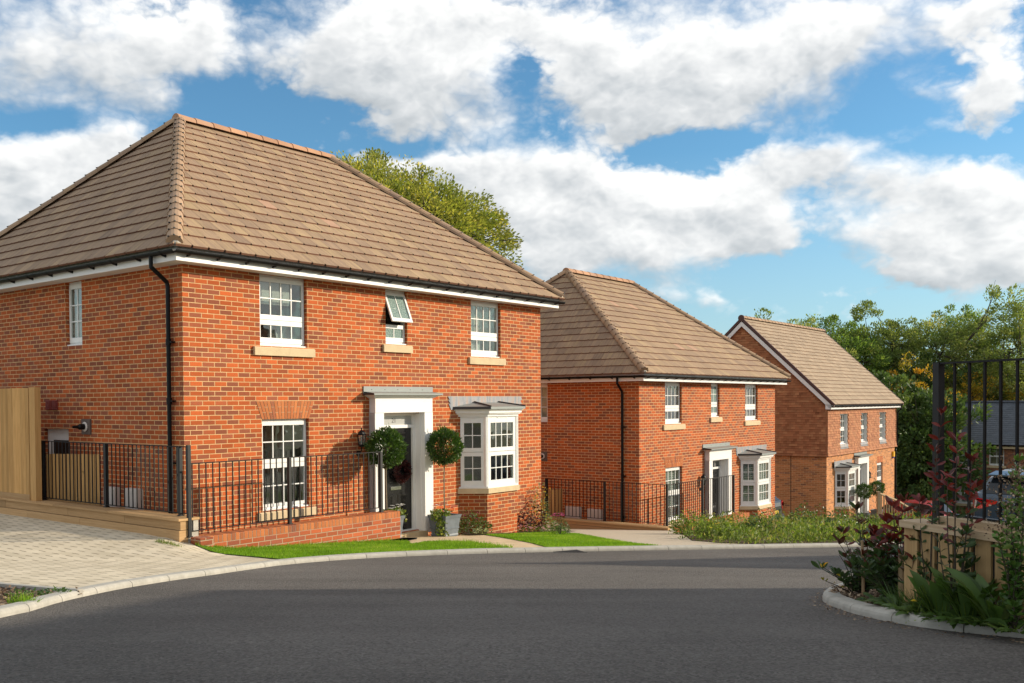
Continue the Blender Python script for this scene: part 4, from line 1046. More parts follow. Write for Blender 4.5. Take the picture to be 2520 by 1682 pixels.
brick_garden_wall(H2, -4.0, -.50, 4.35, -1.20, -.93, -3.26, 'low brick wall behind the weeds in front of the middle house', 'low brick walls in front of the houses')
sleeper_wall(H1, -2.0, -.98, 7.2, -1.60, -1.93, 'timber sleeper wall along the paved drive of the nearest house', 'timber sleeper walls', [[.45, 2.1, 4.2], [1.7, 3.4, 5.5]])
sleeper_wall(H2, -3.5, -1.22, 7.0, -3.165, -3.42, 'timber sleeper wall along the drive of the middle house', 'timber sleeper walls', [[1.5, 4.2], [.6, 3.4]])
# boarded boundary fence and the two inner fences
fr_ = empty('boarded_fence', (*W(H1, -.70, 3.2), -1.75), H1[2], 'tall timber boarded fence rising from the sleepers at the left edge', 'fence')
boards('boards', fr_, 1.75, .18, 5.4, 0, -1.50, .29, 60, axis='y', th=.040, gap=.022)
mb = MB(1.75); mb.box(-.01, .09, -.02, .17, -1.60, .30, tint=(.4, .2, .3)); mb.build('post', 'fence_timber', fr_)
mb = MB(1.75); mb.box(-.028, .03, .17, 5.4, -1.65, -1.50, tint=(.2, .2, .3)); mb.build('gravel_board', 'sleeper_timber', fr_)
g1 = empty('side_fence', (*W(H1, -.47, 3.28), -2.4), H1[2]-R(62.4), 'short boarded fence behind the railing, in front of the side door', 'fence', 'boarded fences behind the railings')
boards('boards', g1, 2.4, .0, 1.0, 0, -2.5, -.825, 11, gap=.012, lap=False); mb = MB(2.4); mb.box(.0, .06, .0, .07, -2.5, -.84, tint=(.1, .2, .3)); mb.build('post', 'fence_timber', g1)
g2 = empty('side_fence', (*W(H2, -.42, 3.25), -4.0), H2[2]-R(62.4), 'boarded fence behind the railing beside the middle house', 'fence', 'boarded fences behind the railings')
boards('boards', g2, 4.0, .0, .86, 0, -4.1, -2.45, 6, gap=.014, lap=False); mb = MB(4.0); mb.box(.86, .95, -.01, .08, -4.1, -2.44, tint=(.1, .2, .3)); mb.build('post', 'fence_timber', g2)

# ---- third house: gable end, upper storey hung with tiles
def hung(mb, u0, u1, z0, ztopf, fn, gauge=.1, tw=.165, holes=()):
    """rows of hanging tiles; fn(u, out, z) -> point; ztopf(u) = height of the top edge at u"""
    r = 0
    while True:
        za = z0+r*gauge; zb_ = za+gauge+.012
        if za > max(ztopf(u0), ztopf((u0+u1)/2), ztopf(u1)): break
        u = u0-(tw/2 if r % 2 else 0)
        while u < u1:
            a, b = max(u, u0)+.001, min(u+tw, u1)-.001; u += tw
            if b-a < .02: continue
            mid = (a+b)/2
            if ztopf(mid) < za+.03: continue
            if any(h[0] < mid < h[1] and h[2] < (za+zb_)/2 < h[3] for h in holes): continue
            zt_ = min(zb_, ztopf(mid)); lift = .040+random.uniform(-.003, .008) + (.05*(3-r)/3 if r < 3 else 0); up_ = .008+(.05*(2-r)/3 if r < 3 else 0)
            ti = (min(1, max(0, random.gauss(.5, .2))), random.random(), 0)
            mb.poly([fn(a, lift, za), fn(b, lift, za), fn(b, up_, zt_), fn(a, up_, zt_)], 0, ti); mb.poly([fn(a, 0, za), fn(b, 0, za), fn(b, lift, za), fn(a, lift, za)], 0, ti)
            mb.poly([fn(a, 0, za), fn(a, lift, za), fn(a, up_, zt_), fn(a, 0, zt_)], 0, ti); mb.poly([fn(b, lift, za), fn(b, 0, za), fn(b, 0, zt_), fn(b, up_, zt_)], 0, ti)
        r += 1
def house_tilehung():
    L, D = 10.3, 7.2; zb = -5.9; ZO = -zb; i = .07; zt = -.28; zh = -2.28; ap = 3.30
    root = empty('brick_house', (H3[0], H3[1], zb), H3[2], 'third house down the hill, gable ended with a tile hung upper storey', 'house', 'detached brick houses down the hill')
    cx = 4.62; za, zthr = -2.80, -5.05
    bs = [(1.13, i), (1.47, -.36), (2.48, -.36), (2.82, i)]
    gw = (7.22, 8.16, -4.45, -2.93); dr = (cx-.56, cx+.56, zthr, za); bo = (1.15, 2.80, -4.37, -2.94)
    ups = [(1.70, 2.74, -1.86, -.54), (4.54, 5.58, -1.86, -.54), (7.50, 8.56, -1.86, -.54)]
    mb = MB(ZO)
    wall_faces(mb, i, L-i, zb-.3, zh+.1, [gw, dr, bo], lambda x, d, z: (x, i+d, z), 0, .09)
    wall_faces(mb, 0, D-2*i, zb-.3, zh+.1, [], lambda x, d, z: (i+d, D-i-x, z), 0); wall_faces(mb, 0, D-2*i, zb-.3, zh+.1, [], lambda x, d, z: (L-i-d, i+x, z), 0); wall_faces(mb, 0, L-2*i, zb-.3, zh+.1, [], lambda x, d, z: (L-i-x, D-i, z), 0)
    mb.build('wall', 'brick_light', root)
    mb = MB(ZO); mb.box(i-.002, i-.0005, 1.52, 1.55, zb, zh) ; mb.build('movement_joint', 'soil', root)
    mb = MB(ZO); q_ = .05
    wall_faces(mb, q_, L-q_, zh+.01, zt, [(a, b, c, d_) for a, b, c, d_ in ups], lambda x, d, z: (x, q_+d, z), 0, .17, revmat=1)
    for xx, s_ in ((q_, 1), (L-q_, -1)):
        pts = [(xx, q_, zh+.01), (xx, D-q_, zh+.01), (xx, D-q_, zt), (xx, D/2, ap-.05), (xx, q_, zt)]; mb.poly(pts[::-1] if s_ > 0 else pts)
    mb.poly([(L-q_, D-q_, zh+.01), (q_, D-q_, zh+.01), (q_, D-q_, zt), (L-q_, D-q_, zt)]); mb.box(q_, L-q_, q_, D-q_, zh-.0, zh+.01)
    up = mb.build('upper_wall', ['hung_tile', 'upvc'], root)
    mb = MB(ZO); hung(mb, 0, L, zh, lambda u: -.36, lambda u, o, z: (u, q_-o, z), holes=[(a-.0, b+.0, c-.2, d_) for a, b, c, d_ in ups])
    gt = lambda u: zt+(ap-zt)*(1-abs(u-D/2)/(D/2))-.10
    hung(mb, 0, D, zh, gt, lambda u, o, z: (q_-o, D-u, z))
    hung(mb, 0, D, zh, lambda u: -.36, lambda u, o, z: (L-q_+o, u, z)); mb.build('hanging_tiles', 'hung_tile', up)
    m2 = MB(ZO); m2.poly([(.3, 3., zb), (L-.3, 3., zb), (L-.3, 3., -.4), (.3, 3., -.4)]); m2.box(.3, L-.3, .3, 3, -2.4, -2.3); m2.build('interior_wall', 'plaster', root)
    for k, (a, b, c, d_) in enumerate(ups):
        window(root, (a+.02, q_+.12, c+ZO), 0, b-a-.04, d_-c, [(.10, .56, 4, 2), (.72, 1.22, 4, 2)], inside=curtain_in('net', k))
        mb = MB(ZO); mb.poly([(a-.03, q_-.045, c-.19), (b+.03, q_-.045, c-.19), (b+.03, q_-.02, c-.005), (a-.03, q_-.02, c-.005)]); mb.poly([(a-.03, q_-.02, c-.004), (b+.03, q_-.02, c-.004), (b+.03, q_+.1, c-.002), (a-.03, q_+.1, c-.002)])
        for j in range(6): x = a+(b-a)*(j+.5)/6; mb.poly([(x-.05, q_-.05, c-.13), (x+.03, q_-.05, c-.17), (x+.05, q_-.05, c-.13)], 1)
        mb.build('lead_skirt', ['lead', 'gutter_black'], root)
    window(root, (gw[0], i+.075, gw[2]+ZO), 0, gw[1]-gw[0], gw[3]-gw[2], [(.10, .69, 4, 2), (.85, 1.40, 4, 2)], inside=curtain_in('net', 9))
    gauged_arch(root, ZO, gw[0], gw[1], gw[3]+.003, gw[3]+.30, .0, 13)
    for o in [x for x in root.children if x.name.startswith('brick_arch')]: o.location.y = i
    _, sur = door_surround(root, ZO, cx, zthr, za, None)
    sur.location.y = i
    for o in root.children:
        if o.name.startswith('front_door'): o.location.y = i
    bay_window(root, ZO, bs, 0, -4.37, -2.94, zb, brick='brick_light', glassz=((-4.25, -3.76), (-3.58, -3.07)))
    b = [o for o in root.children if o.name.startswith('bay_window')][0]
    # roof
    mb = MB(ZO); ey, ez, rz_ = -.28, -.17, 3.50; x0, x1 = -.10, L+.12
    roof_slope(mb, (x0, ey, ez), (x1, ey, ez), (x1, D/2, rz_), (x0, D/2, rz_), 22, tw=.30)
    roof_slope(mb, (x1, D-ey, ez), (x0, D-ey, ez), (x0, D/2, rz_), (x1, D/2, rz_), 22, tw=.30)
    rf = mb.build('roof', ['roof_tile_pale', 'gutter_black', 'ridge_tile', 'tile_edge'], root)
    mb = MB(ZO); capping(mb, (x0, D/2, rz_), (x1, D/2, rz_), .40, .12, 0, clip=False); mb.build('ridge_tile', ['ridge_tile', 'gutter_black'], rf)
    for xx in (x0, x1):
        mb = MB(ZO)
        for y0_, y1_ in ((ey, D/2), (D-ey, D/2)):
            dd = (rz_-ez)/abs(y1_-y0_)*.0; mb.loft([[(xx-.02, y, z-.10), (xx+.06, y, z-.10), (xx+.06, y, z+.045), (xx-.02, y, z+.045)] for y, z in ((y0_, ez), (y1_, rz_))])
        mb.lathe([(.14, -.035), (.14, .03), (.02, .04)], (xx, D/2, rz_+.0), 12, M4=Matrix.Rotation(R(90), 4, 'Y')); mb.build('verge', 'verge_brown', rf)
        mb = MB(ZO)
        for y0_, y1_ in ((-.16, D/2), (D+.16, D/2)):
            xa, xb = (xx+.0, xx+.03) if xx < 1 else (xx-.03, xx)
            z0_, z1_ = ez-.0, rz_-.12
            mb.loft([[(xa, y, z-.22), (xb, y, z-.22), (xb, y, z-.02), (xa, y, z-.02)] for y, z in ((y0_, z0_), (y1_, z1_))])
        mb.box(xa, xb, -.16, .06, -.372, -.17) if xx < 1 else None
        mb.build('bargeboard', 'fascia_white', root)
    mb = MB(ZO); mb.box(x0+.04, x1-.04, -.16, -.14, -.372, -.20); mb.box(x0+.04, x1-.04, -.14, .04, -.372, -.36); mb.build('fascia', 'fascia_white', root)
    gutter(root, (x0+.05, -.215, -.225), (x1+.02, -.215, -.225), (0, -1), ZO, 20)
    pipe(root, ZO, [(L+.06, -.215, -.26), (L+.06, -.215, -.42), (L+.08, -.02, -.62), (L+.08, -.02, -2.2), (L-.04, .02, -2.45), (L-.04, .02, -5.8)], zs=(-2.6, -4.2))
    meter_box(root, ZO, 1.95, 2.45, -4.95, -4.15)
    s_, z_ = plane(H3, 2195, 1132, i)
    mb = MB(ZO); mb.box(s_-.11, s_+.11, i-.09, i, z_-.10, z_+.15); a_ = mb.build('alarm_box', 'alarm_yellow', root)
    mb = MB(ZO); mb.box(s_-.10, s_+.10, i-.085, i, z_-.16, z_-.10); mb.build('alarm_foot', 'alarm_blue', a_)
    lantern(root, ZO, cx+1.05, i-.1, -3.4)
    return root
house3 = house_tilehung()

# ---- slate-roofed house at the foot of the hill
H4 = (29.3, 64.15, R(-43.6))
def house_slate():
    zb = -9.6; ZO = -zb; L, D = 13., 8.; zt = -3.05
    root = empty('slate_roofed_house', (H4[0], H4[1], zb), H4[2], 'brick house with a dark slate roof seen through the near railing on the right', 'house')
    P = lambda px, py: plane(H4, px, py, 0)
    def rect(x0, y0, x1, y1): a = P(x0, y0); b = P(x1, y1); return (a[0], b[0], b[1], a[1])
    w1 = rect(2345, 1118, 2380, 1161); w2 = rect(2433, 1119, 2469.5, 1163.5); g_ = rect(2327, 1202, 2396, 1257)
    w1 = (*w1[:2], w2[2], zt); w2 = (*w2[:3], zt)
    mb = MB(ZO); wall_faces(mb, 0, L, zb-1, zt, [w1, w2, g_], lambda x, d, z: (x, d, z), 0, .09)
    wall_faces(mb, 0, D, zb-1, zt, [], lambda x, d, z: (d, D-x, z), 0); mb.poly([(0, D, zt), (0, 0, zt), (0, D/2, -.5)]); wall_faces(mb, 0, D, zb-1, zt, [], lambda x, d, z: (L-d, x, z), 0); wall_faces(mb, 0, L, zb-1, zt, [], lambda x, d, z: (L-x, D-d, z), 0)
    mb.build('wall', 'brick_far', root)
    for k, r_ in enumerate((w1, w2)):
        h = r_[3]-r_[2]; window(root, (r_[0], .06, r_[2]+ZO), 0, r_[1]-r_[0], h, [(.12, h*.47, 2, 1), (h*.55, h-.10, 2, 1)], inside=curtain_in('vert' if k else 'net', k))
        stone_sill(root, r_[0]-.12, r_[1]+.12, r_[2]-.15, r_[2]-.01, ZO)
    h = g_[3]-g_[2]; w_ = (g_[1]-g_[0])/2
    for k in (0, 1): window(root, (g_[0]+k*w_, .06, g_[2]+ZO), 0, w_-.01, h, [(.12, h*.47, 2, 1), (h*.55, h-.10, 2, 1)], inside=curtain_in('net', k))
    stone_sill(root, g_[0]-.12, g_[1]+.12, g_[2]-.15, g_[2]-.01, ZO); gauged_arch(root, ZO, g_[0], g_[1], g_[3]+.003, g_[3]+.3, .12, 24)
    m2 = MB(ZO); m2.poly([(.3, 1.5, zb), (L-.3, 1.5, zb), (L-.3, 1.5, zt), (.3, 1.5, zt)]); m2.build('interior_wall', 'plaster', root)
    a = P(2427, 1198); b = P(2462, 1202)
    mb = MB(ZO); mb.box(a[0], a[0]+1.6, -.35, 0, a[1]-.12, a[1]); ca = mb.build('hood', 'canopy_grey', root)
    mb = MB(ZO); mb.box(a[0]+.2, a[0]+.4, -.12, 0, zb, a[1]-.12); mb.box(a[0]+1.2, a[0]+1.4, -.12, 0, zb, a[1]-.12); mb.box(a[0]+.4, a[0]+1.2, -.05, 0, a[1]-.45, a[1]-.12); mb.build('door_surround', 'grp_white', root)
    l_ = P(2423, 1212); lantern(root, ZO, l_[0], -.1, l_[1])
    o = .3; ez, rz_ = -2.86, -.22; mb = MB(ZO)
    roof_slope(mb, (-.1, -o, ez), (L+.1, -o, ez), (L+.1, D/2, rz_), (-.1, D/2, rz_), 21, tw=.33, th=.022)
    roof_slope(mb, (L+.1, D+o, ez), (-.1, D+o, ez), (-.1, D/2, rz_), (L+.1, D/2, rz_), 21, tw=.33, th=.022)
    rf = mb.build('roof', ['slate_tile', 'gutter_black', 'ridge_tile', 'slate_tile'], root)
    mb = MB(ZO); capping(mb, (-.1, D/2, rz_), (L+.1, D/2, rz_), .45, .11, 0, clip=False); mb.build('ridge_tile', ['slate_tile', 'gutter_black'], rf)
    mb = MB(ZO)
    for y0_, y1_ in ((-o, D/2), (D+o, D/2)): mb.loft([[(-.16, y, z-.12), (-.08, y, z-.12), (-.08, y, z+.04), (-.16, y, z+.04)] for y, z in ((y0_, ez), (y1_, rz_))])
    mb.build('verge', 'canopy_grey', rf)
    mb = MB(ZO); mb.box(-.08, L+.1, -.26, -.24, zt-.06, zt+.12); mb.box(-.08, L+.1, -.24, 0, zt-.02, zt); mb.build('fascia', 'stone', root)
    gutter(root, (-.1, -.32, zt+.14), (L+.1, -.32, zt+.14), (0, -1), ZO, 14)
    return root
house4 = house_slate()

# ---- two houses that stand to the right of the view and shade the road
def shade_house(x0, x1, y0, y1, zb, ze, zr, gable, label):
    root = empty('roadside_house', (x0, y0, zb), 0, label, 'house'); ZO = -zb; L, D = x1-x0, y1-y0
    mb = MB(ZO)
    hs = [(D*.2, D*.2+1.1, zb+1, zb+2.3), (D*.65, D*.65+1.1, zb+1, zb+2.3)]+([(D*.2, D*.2+1.1, zb+3.5, zb+4.7), (D*.65, D*.65+1.1, zb+3.5, zb+4.7)] if ze-zb > 4.8 else [])
    wall_faces(mb, 0, D, zb-1, ze, hs, lambda x, d, z: (d, D-x, z), 0, .09); wall_faces(mb, 0, D, zb-1, ze, [], lambda x, d, z: (L-d, x, z), 0); wall_faces(mb, 0, L, zb-1, ze, [], lambda x, d, z: (L-x, D-d, z), 0); wall_faces(mb, 0, L, zb-1, ze, [], lambda x, d, z: (x, d, z), 0)
    if gable: mb.poly([(0, D, ze), (0, 0, ze), (0, D/2, zr-.1)]); mb.poly([(L, 0, ze), (L, D, ze), (L, D/2, zr-.1)])
    mb.build('wall', 'brick_light', root)
    for h in hs: window(root, (.06, D-h[0], h[2]+ZO), R(-90), 1.1, h[3]-h[2], [(.12, .5, 2, 1), (.66, 1.08, 2, 1)])
    m2 = MB(ZO); m2.box(.4, L-.2, .2, D-.2, zb, ze); m2.build('interior_wall', 'plaster', root)
    mb = MB(ZO); o = .3; q_ = 0 if gable else D/2
    A, B_, Cc, Dd = (-o, -o, ze), (L+o, -o, ze), (L+o, D+o, ze), (-o, D+o, ze); R0, R1 = (-o+q_*1.1, D/2, zr), (L+o-q_*1.1, D/2, zr)
    roof_slope(mb, A, B_, R1, R0, 18, tw=.4); roof_slope(mb, Cc, Dd, R0, R1, 18, tw=.4)
    if not gable: roof_slope(mb, Dd, A, R0, R0, 18, tw=.4); roof_slope(mb, B_, Cc, R1, R1, 18, tw=.4)
    rf = mb.build('roof', ['roof_tile', 'gutter_black', 'ridge_tile', 'tile_edge'], root)
    mb = MB(ZO); capping(mb, R0, R1, .45, .12, 0, clip=False); mb.build('ridge_tile', ['ridge_tile', 'gutter_black'], rf)
shade_house(13.5, 23, -9.5, 9.75, -1.8, 3.5, 5.4, True, 'long brick house right of the view whose shadow covers the near road')
shade_house(22.5, 31, 11.7, 16.5, -3.2, 2.4, 5.2, True, 'gable ended brick house right of the view that shades the far strip of road')
# ---------------------------------------------------------------- ground, road, kerbs, drives, lawns
KF = [(-4.2, -8), (-3.5, -2), (-3.15, 3), (-3.10, 5)]+[tuple(gnd(px, py)) for px, py in ((0, 1505), (66, 1492), (143, 1469), (243, 1448), (311, 1435.5), (374, 1426), (434, 1417.5), (520, 1407), (600, 1396), (700, 1383.5), (850, 1373), (1000, 1367), (1150, 1363.5), (1300, 1361.5), (1450, 1360.5), (1600, 1360), (1800, 1359.5), (2000, 1358.5), (2090, 1358))]
e1, e2 = Vector(KF[-2]), Vector(KF[-1]); dd = (e2-e1).normalized()
KF += [tuple(e2+dd*2), tuple(e2+dd*4+Vector((-.3, .6))), tuple(e2+dd*7+Vector((-1.2, 3.2))), tuple(e2+dd*10+Vector((-1.5, 9))), (19, 34), (27, 46), (33, 54)]
ROAD = KF+[(60, 60), (60, 30), (40, 12), (40, -10)]
gp = [(-300, -60), (300, -60), (300, 320), (-300, 320)]
def Hf(x, y): return H(x, y)
# the ground itself: fine near, coarse far
def terrain():
    xs = [-300, -160, -90, -60, -42]+[-30+1.*k for k in range(91)]+[75, 100, 160, 300]; ys = [-60, -30, -15]+[-8+1.*k for k in range(88)]+[90, 110, 150, 220, 320]
    mb = MB()
    for a in range(len(xs)-1):
        for b in range(len(ys)-1):
            mb.poly([(x, y, Hf(x, y)-.22) for x, y in ((xs[a], ys[b]), (xs[a+1], ys[b]), (xs[a+1], ys[b+1]), (xs[a], ys[b+1]))])
    return mb.build('ground', 'meadow', smooth=True, kind='structure')
terrain()
sheet('road', ROAD, 'asphalt', 0., .8, kind='structure')
kerb('kerb', smooth(KF[1:], 1), .125, .055, .62, 1)
def off_line(pl, d):
    out = []
    for i, p in enumerate(pl):
        a = Vector(pl[max(i-1, 0)]); b = Vector(pl[min(i+1, len(pl)-1)]); t_ = (b-a).normalized(); out.append((p[0]-t_.y*d, p[1]+t_.x*d))
    return out
KB = off_line(KF, .13)
iA = 4
def kb_from(pxa, pxb):
    """back-of-kerb points between two photograph columns"""
    out = []
    for p in KB:
        u = CX+F*p[0]/max(p[1], .1)
        if pxa <= u <= pxb and p[1] > 4: out.append(p)
    return out
def kb_at(px):
    best = None
    for a, b in zip(KB[:-1], KB[1:]):
        ua, ub = CX+F*a[0]/max(a[1], .1), CX+F*b[0]/max(b[1], .1)
        if a[1] > 4 and min(ua, ub) <= px <= max(ua, ub): t_ = (px-ua)/(ub-ua); best = (a[0]+(b[0]-a[0])*t_, a[1]+(b[1]-a[1])*t_)
    return best
g = lambda px, py: tuple(gnd(px, py, .05))
wallL = W(H1, -.55, -1.14); wallR = W(H1, 3.52, -1.14)
# drive of the nearest house
k0 = kb_at(690)
drive = [kb_at(215)]+kb_from(216, 689)+[k0, (wallL[0]-.02, wallL[1]-.12), W(H1, -.62, -1.0), W(H1, -.7, 7.5), (-18, 24), (-18, 13), g(-60, 1408), g(0, 1424), g(120, 1437), g(200, 1442)]
sheet('drive', drive, 'block_paving', .045, .5, uvrot=H1[2]+math.pi/2, kind='structure')
mulch = [kb_at(215), g(200, 1442), g(120, 1437), g(0, 1424), g(-60, 1408), (-18, 13), (-18, -8), KB[0], KB[1], KB[2]]+[p for p in KB[3:7]]
mulch = [kb_at(208), g(195, 1444), g(120, 1439), g(0, 1426), g(-60, 1410), (-18, 12.8), (-18, -8), (-4.4, -8), (-3.7, -2)]+[p for p in KB if 2 < p[1] < 7.9 and p[0] < -2.9 and CX+F*p[0]/p[1] < 205]
sheet('mulch_bed', mulch, 'soil', .03, .5, kind='structure')
mb = MB(); e_ = [g(192, 1442.5), g(120, 1437), g(0, 1425), g(-60, 1409), (-10, 9.6)]
for a, b in zip(e_[:-1], e_[1:]):
    dv = (Vector(b)-Vector(a)).normalized(); nv = Vector((-dv.y, dv.x))*.025
    mb.loft([[(p[0]-nv.x, p[1]-nv.y, H(*p)-.05), (p[0]+nv.x, p[1]+nv.y, H(*p)-.05), (p[0]+nv.x, p[1]+nv.y, H(*p)+.065), (p[0]-nv.x, p[1]-nv.y, H(*p)+.065)] for p in (a, b)])
mb.build('kerb_edging', 'kerb_concrete', kind='structure')
# front lawns and the path to the door
lawn_a = [k0]+kb_from(691, 1282)+[kb_at(1284), g(1255, 1352), g(1200, 1342), g(1140, 1334), g(1078, 1331.5), g(1045, 1333), g(1010, 1338), (wallR[0]+.1, wallR[1]-.12), (wallR[0], wallR[1]), wallL, (wallL[0]-.02, wallL[1]-.12)]
lawn_b = [kb_at(1360)]+kb_from(1361, 1625)+[kb_at(1626), g(1560, 1344), g(1480, 1330), g(1420, 1318), g(1380, 1316), W(H1, HL+.2, -.55), W(H1, 8.2, -.62), W(H1, 7.4, -.78), W(H1, 6.7, -.85), W(H1, 6.3, -.72), g(1128, 1308), g(1160, 1313), g(1230, 1324), g(1300, 1338), g(1345, 1351)]
hl = lambda x, y: H(x, y)
sheet('lawn', lawn_a, 'turf', .055, .4, kind='structure'); sheet('lawn', lawn_b, 'turf', .055, .4, kind='structure')
path = [kb_at(1284)]+kb_from(1285, 1359)+[kb_at(1360), g(1345, 1351), g(1300, 1338), g(1230, 1324), g(1160, 1313), g(1128, 1308), W(H1, 6.2, -.60), W(H1, 6.45, -.02), W(H1, 3.4, -.02), W(H1, 3.4, -.85), W(H1, 3.6, -1.1), (wallR[0]+.1, wallR[1]-.12), g(1010, 1338), g(1045, 1333), g(1078, 1331.5), g(1140, 1334), g(1200, 1342), g(1255, 1352)]
sheet('path', path, 'path_slab', .048, .5, kind='structure', uvrot=H1[2])
bed1 = [W(H1, 6.0, -.6), W(H1, 6.3, -.72), W(H1, 6.7, -.85), W(H1, 7.4, -.78), W(H1, 8.2, -.62), W(H1, HL+.2, -.55), W(H1, HL+.9, -.4), W(H1, HL+.6, .6), W(H1, HL, 0), W(H1, 8.2, 0), W(H1, 7.9, -.4), W(H1, 6.85, -.4), W(H1, 6.5, 0)]
sheet('flower_bed', bed1, 'soil', .065, .3, kind='structure')
# drive of the middle house, between the lawn and its railing
d2 = [kb_at(1626)]+kb_from(1627, 1895)+[kb_at(1897), g(1780, 1345), g(1700, 1338), W(H2, -.55, -1.3), W(H2, -.7, 8), W(H1, HL+.1, 7), W(H1, HL+.1, -.3), g(1420, 1318), g(1480, 1330), g(1560, 1344)]
sheet('drive', d2, 'gravel', .05, .5, kind='structure')
WB = [kb_at(1898)]+kb_from(1899, 2600)+[(9.5, 19.5), (11, 24), (15, 31), (17.5, 37), (13.5, 38.6), W(H3, -3.5, -.5), W(H2, HL+.3, .1), W(H2, HL, -.1), W(H2, 4.5, -1.3), W(H2, -.4, -1.35), g(1700, 1338), g(1780, 1345)]
sheet('weed_bed', WB, 'soil', .06, .6, kind='structure')
dr3 = [W(H2, HL+.25, .1), W(H3, -3.4, -.5), W(H3, -.3, -.4), W(H3, -.2, 7), W(H2, HL+.3, 9)]
sheet('drive', dr3, 'asphalt', .03, .8, kind='structure')
mb = MB(); p = g(992, 1331); z = H(*p)+.056; 
for k in range(9): a = W((p[0], p[1], H1[2]), k*.035, 0); b = W((p[0], p[1], H1[2]), k*.035, .3); mb.box(min(a[0], b[0]), max(a[0], b[0])+.012, min(a[1], b[1]), max(a[1], b[1]), z, z+.006)
tag(mb.build('drain_grate', 'iron_drain'), 'dark metal grate set in the path by the front door', 'drain cover')
# raised bed at the right with its kerb
KR = [tuple(gnd(px, py)) for px, py in ((2330, 1446), (2200, 1449), (2110, 1454), (2055, 1462), (2025, 1475), (2016, 1487), (2024, 1496), (2048, 1507), (2107, 1527), (2209.6, 1550.5), (2324, 1568), (2520, 1590))]
KR = smooth(KR, 2)+[(3.5, 5.0), (4.3, 4.6), (6, 4.1)]
kerb('kerb', KR, .125, .062, .50, 1)
KRB = off_line(KR, .12)
RB = KRB+[(6, 5), (6, 9.5), (4.6, 9.4)]
sheet('planting_bed', RB, 'soil', .05, .25, kind='structure')
pg = Vector(kb_at(1372)); ti_ = (Vector(kb_at(1400))-Vector(kb_at(1350))).normalized(); nr_ = Vector((ti_.y, -ti_.x)); c_ = pg+nr_*.32; mb = MB(-0.)
an_ = math.atan2(ti_.y, ti_.x); dg_ = empty('gully_grate', (c_.x, c_.y, H(c_.x, c_.y)), an_, 'dark gully grate in the road beside the kerb at the end of the path', 'drain cover')
mb.box(-.20, .20, -.14, -.115, .001, .008); mb.box(-.20, .20, .115, .14, .001, .008)
for k in range(9): mb.box(-.20+k*.047, -.18+k*.047, -.114, .114, .001, .007)
mb.build('grating', 'iron_drain', dg_); mb = MB(); mb.poly([(-.19, -.13, .002), (.19, -.13, .002), (.19, .13, .002), (-.19, .13, .002)]); mb.build('pit_shade', 'recess_shade', dg_)  # flat black sheet paints the darkness under the grating bars
# ---------------------------------------------------------------- vegetation
def V3(x, y, z): return np.array([x, y, z], float)
def tree(name, label, x, y, z0, h, rad, mat, seed, ncl=110, per=70, size=.28, cz=.60, ch=.42, spread=1.0, cat='tree', group=None, limbs=6, clr=.16, barkm='bark', open_=.0, flat=1.0, shape='quad', lk=1.):
    global rng
    rng = np.random.default_rng(seed); rr = random.Random(seed)
    root = empty(name, (x, y, z0), 0, label, cat, group)
    cen = V3(0, 0, h*cz)
    a = rng.normal(size=(ncl*3, 3)); a /= np.linalg.norm(a, axis=1, keepdims=True)
    rd = rng.uniform(.25, 1, size=(len(a), 1))**.45
    lump = np.array([1+lk*(.22*math.sin(3*p[0]+seed)+.18*math.sin(4.1*p[1]+seed*2)+.15*math.sin(5*p[2])) for p in a])[:, None]
    c = a*rd*lump*np.array([rad, rad, h*ch*flat]); c = c[c[:, 2] > -h*ch*.95][:ncl]+cen
    cr = rad*clr*rng.uniform(.6, 1.35, size=len(c))
    P, Dd, T = [], [], []
    for i in range(len(c)):
        n = int(per*rr.uniform(.6, 1.3)); o = rng.normal(size=(n, 3)); o /= np.linalg.norm(o, axis=1, keepdims=True); o *= (rng.uniform(.15, 1, size=(n, 1))**.5)*cr[i]; o[:, 2] *= .75
        P.append(c[i]+o); dr = o+(c[i]-cen)*.15+rng.normal(size=(n, 3))*cr[i]*.5; dr[:, 2] -= cr[i]*.15; Dd.append(dr)
        b = rr.gauss(.42, .18); t_ = np.stack([np.clip(b+rng.normal(size=n)*.18, 0, 1), rng.uniform(size=n), rng.uniform(size=n)], 1); T.append(t_)
    cloud_mesh('crown', np.concatenate(P), np.concatenate(Dd), size*rng.uniform(.6, 1.25, size=sum(map(len, P))), mat, .5, np.concatenate(T), root, shape=shape)
    mb = MB(); r0 = rad*.045+.05; lim = []
    fork = h*(cz-ch)*1.05+.4; mb.tube([(0, 0, -1.), (.05*rad*.3, 0, fork*.5), (0, .03*rad, fork)], [r0*1.25, r0, r0*.85], 7)
    for k in range(limbs):
        an = 2*math.pi*(k+rr.random()*.6)/limbs; q1 = V3(math.cos(an)*rad*.30, math.sin(an)*rad*.30, fork+(h-fork)*.32); q2 = V3(math.cos(an+.2)*rad*.5, math.sin(an+.2)*rad*.5, fork+(h-fork)*(.55+.15*rr.random()))
        mb.tube([(0, 0, fork-.1), tuple(q1), tuple(q2)], [r0*.6, r0*.4, r0*.2], 5); lim += [q1, q2, (q1+q2)/2]
    lim.append(V3(0, 0, fork)); lim.append(V3(.1, 0, h*.72)); mb.tube([(0, 0, fork), (0, 0, h*.72)], [r0*.7, r0*.25], 5)
    L_ = np.array(lim)
    for i in range(0, len(c), 2):
        j = int(np.argmin(np.linalg.norm(L_-c[i], axis=1)+.2*abs(L_[:, 2]-c[i][2]))); m_ = (L_[j]+c[i])/2+rng.normal(size=3)*.06*rad; m_[2] -= .03*rad
        mb.tube([tuple(L_[j]), tuple(m_), tuple(c[i]+(c[i]-m_)*.3)], [r0*.22, r0*.14, r0*.05], 3)
    mb.build('trunk', barkm, root)
    rng = np.random.default_rng(seed+99); return root
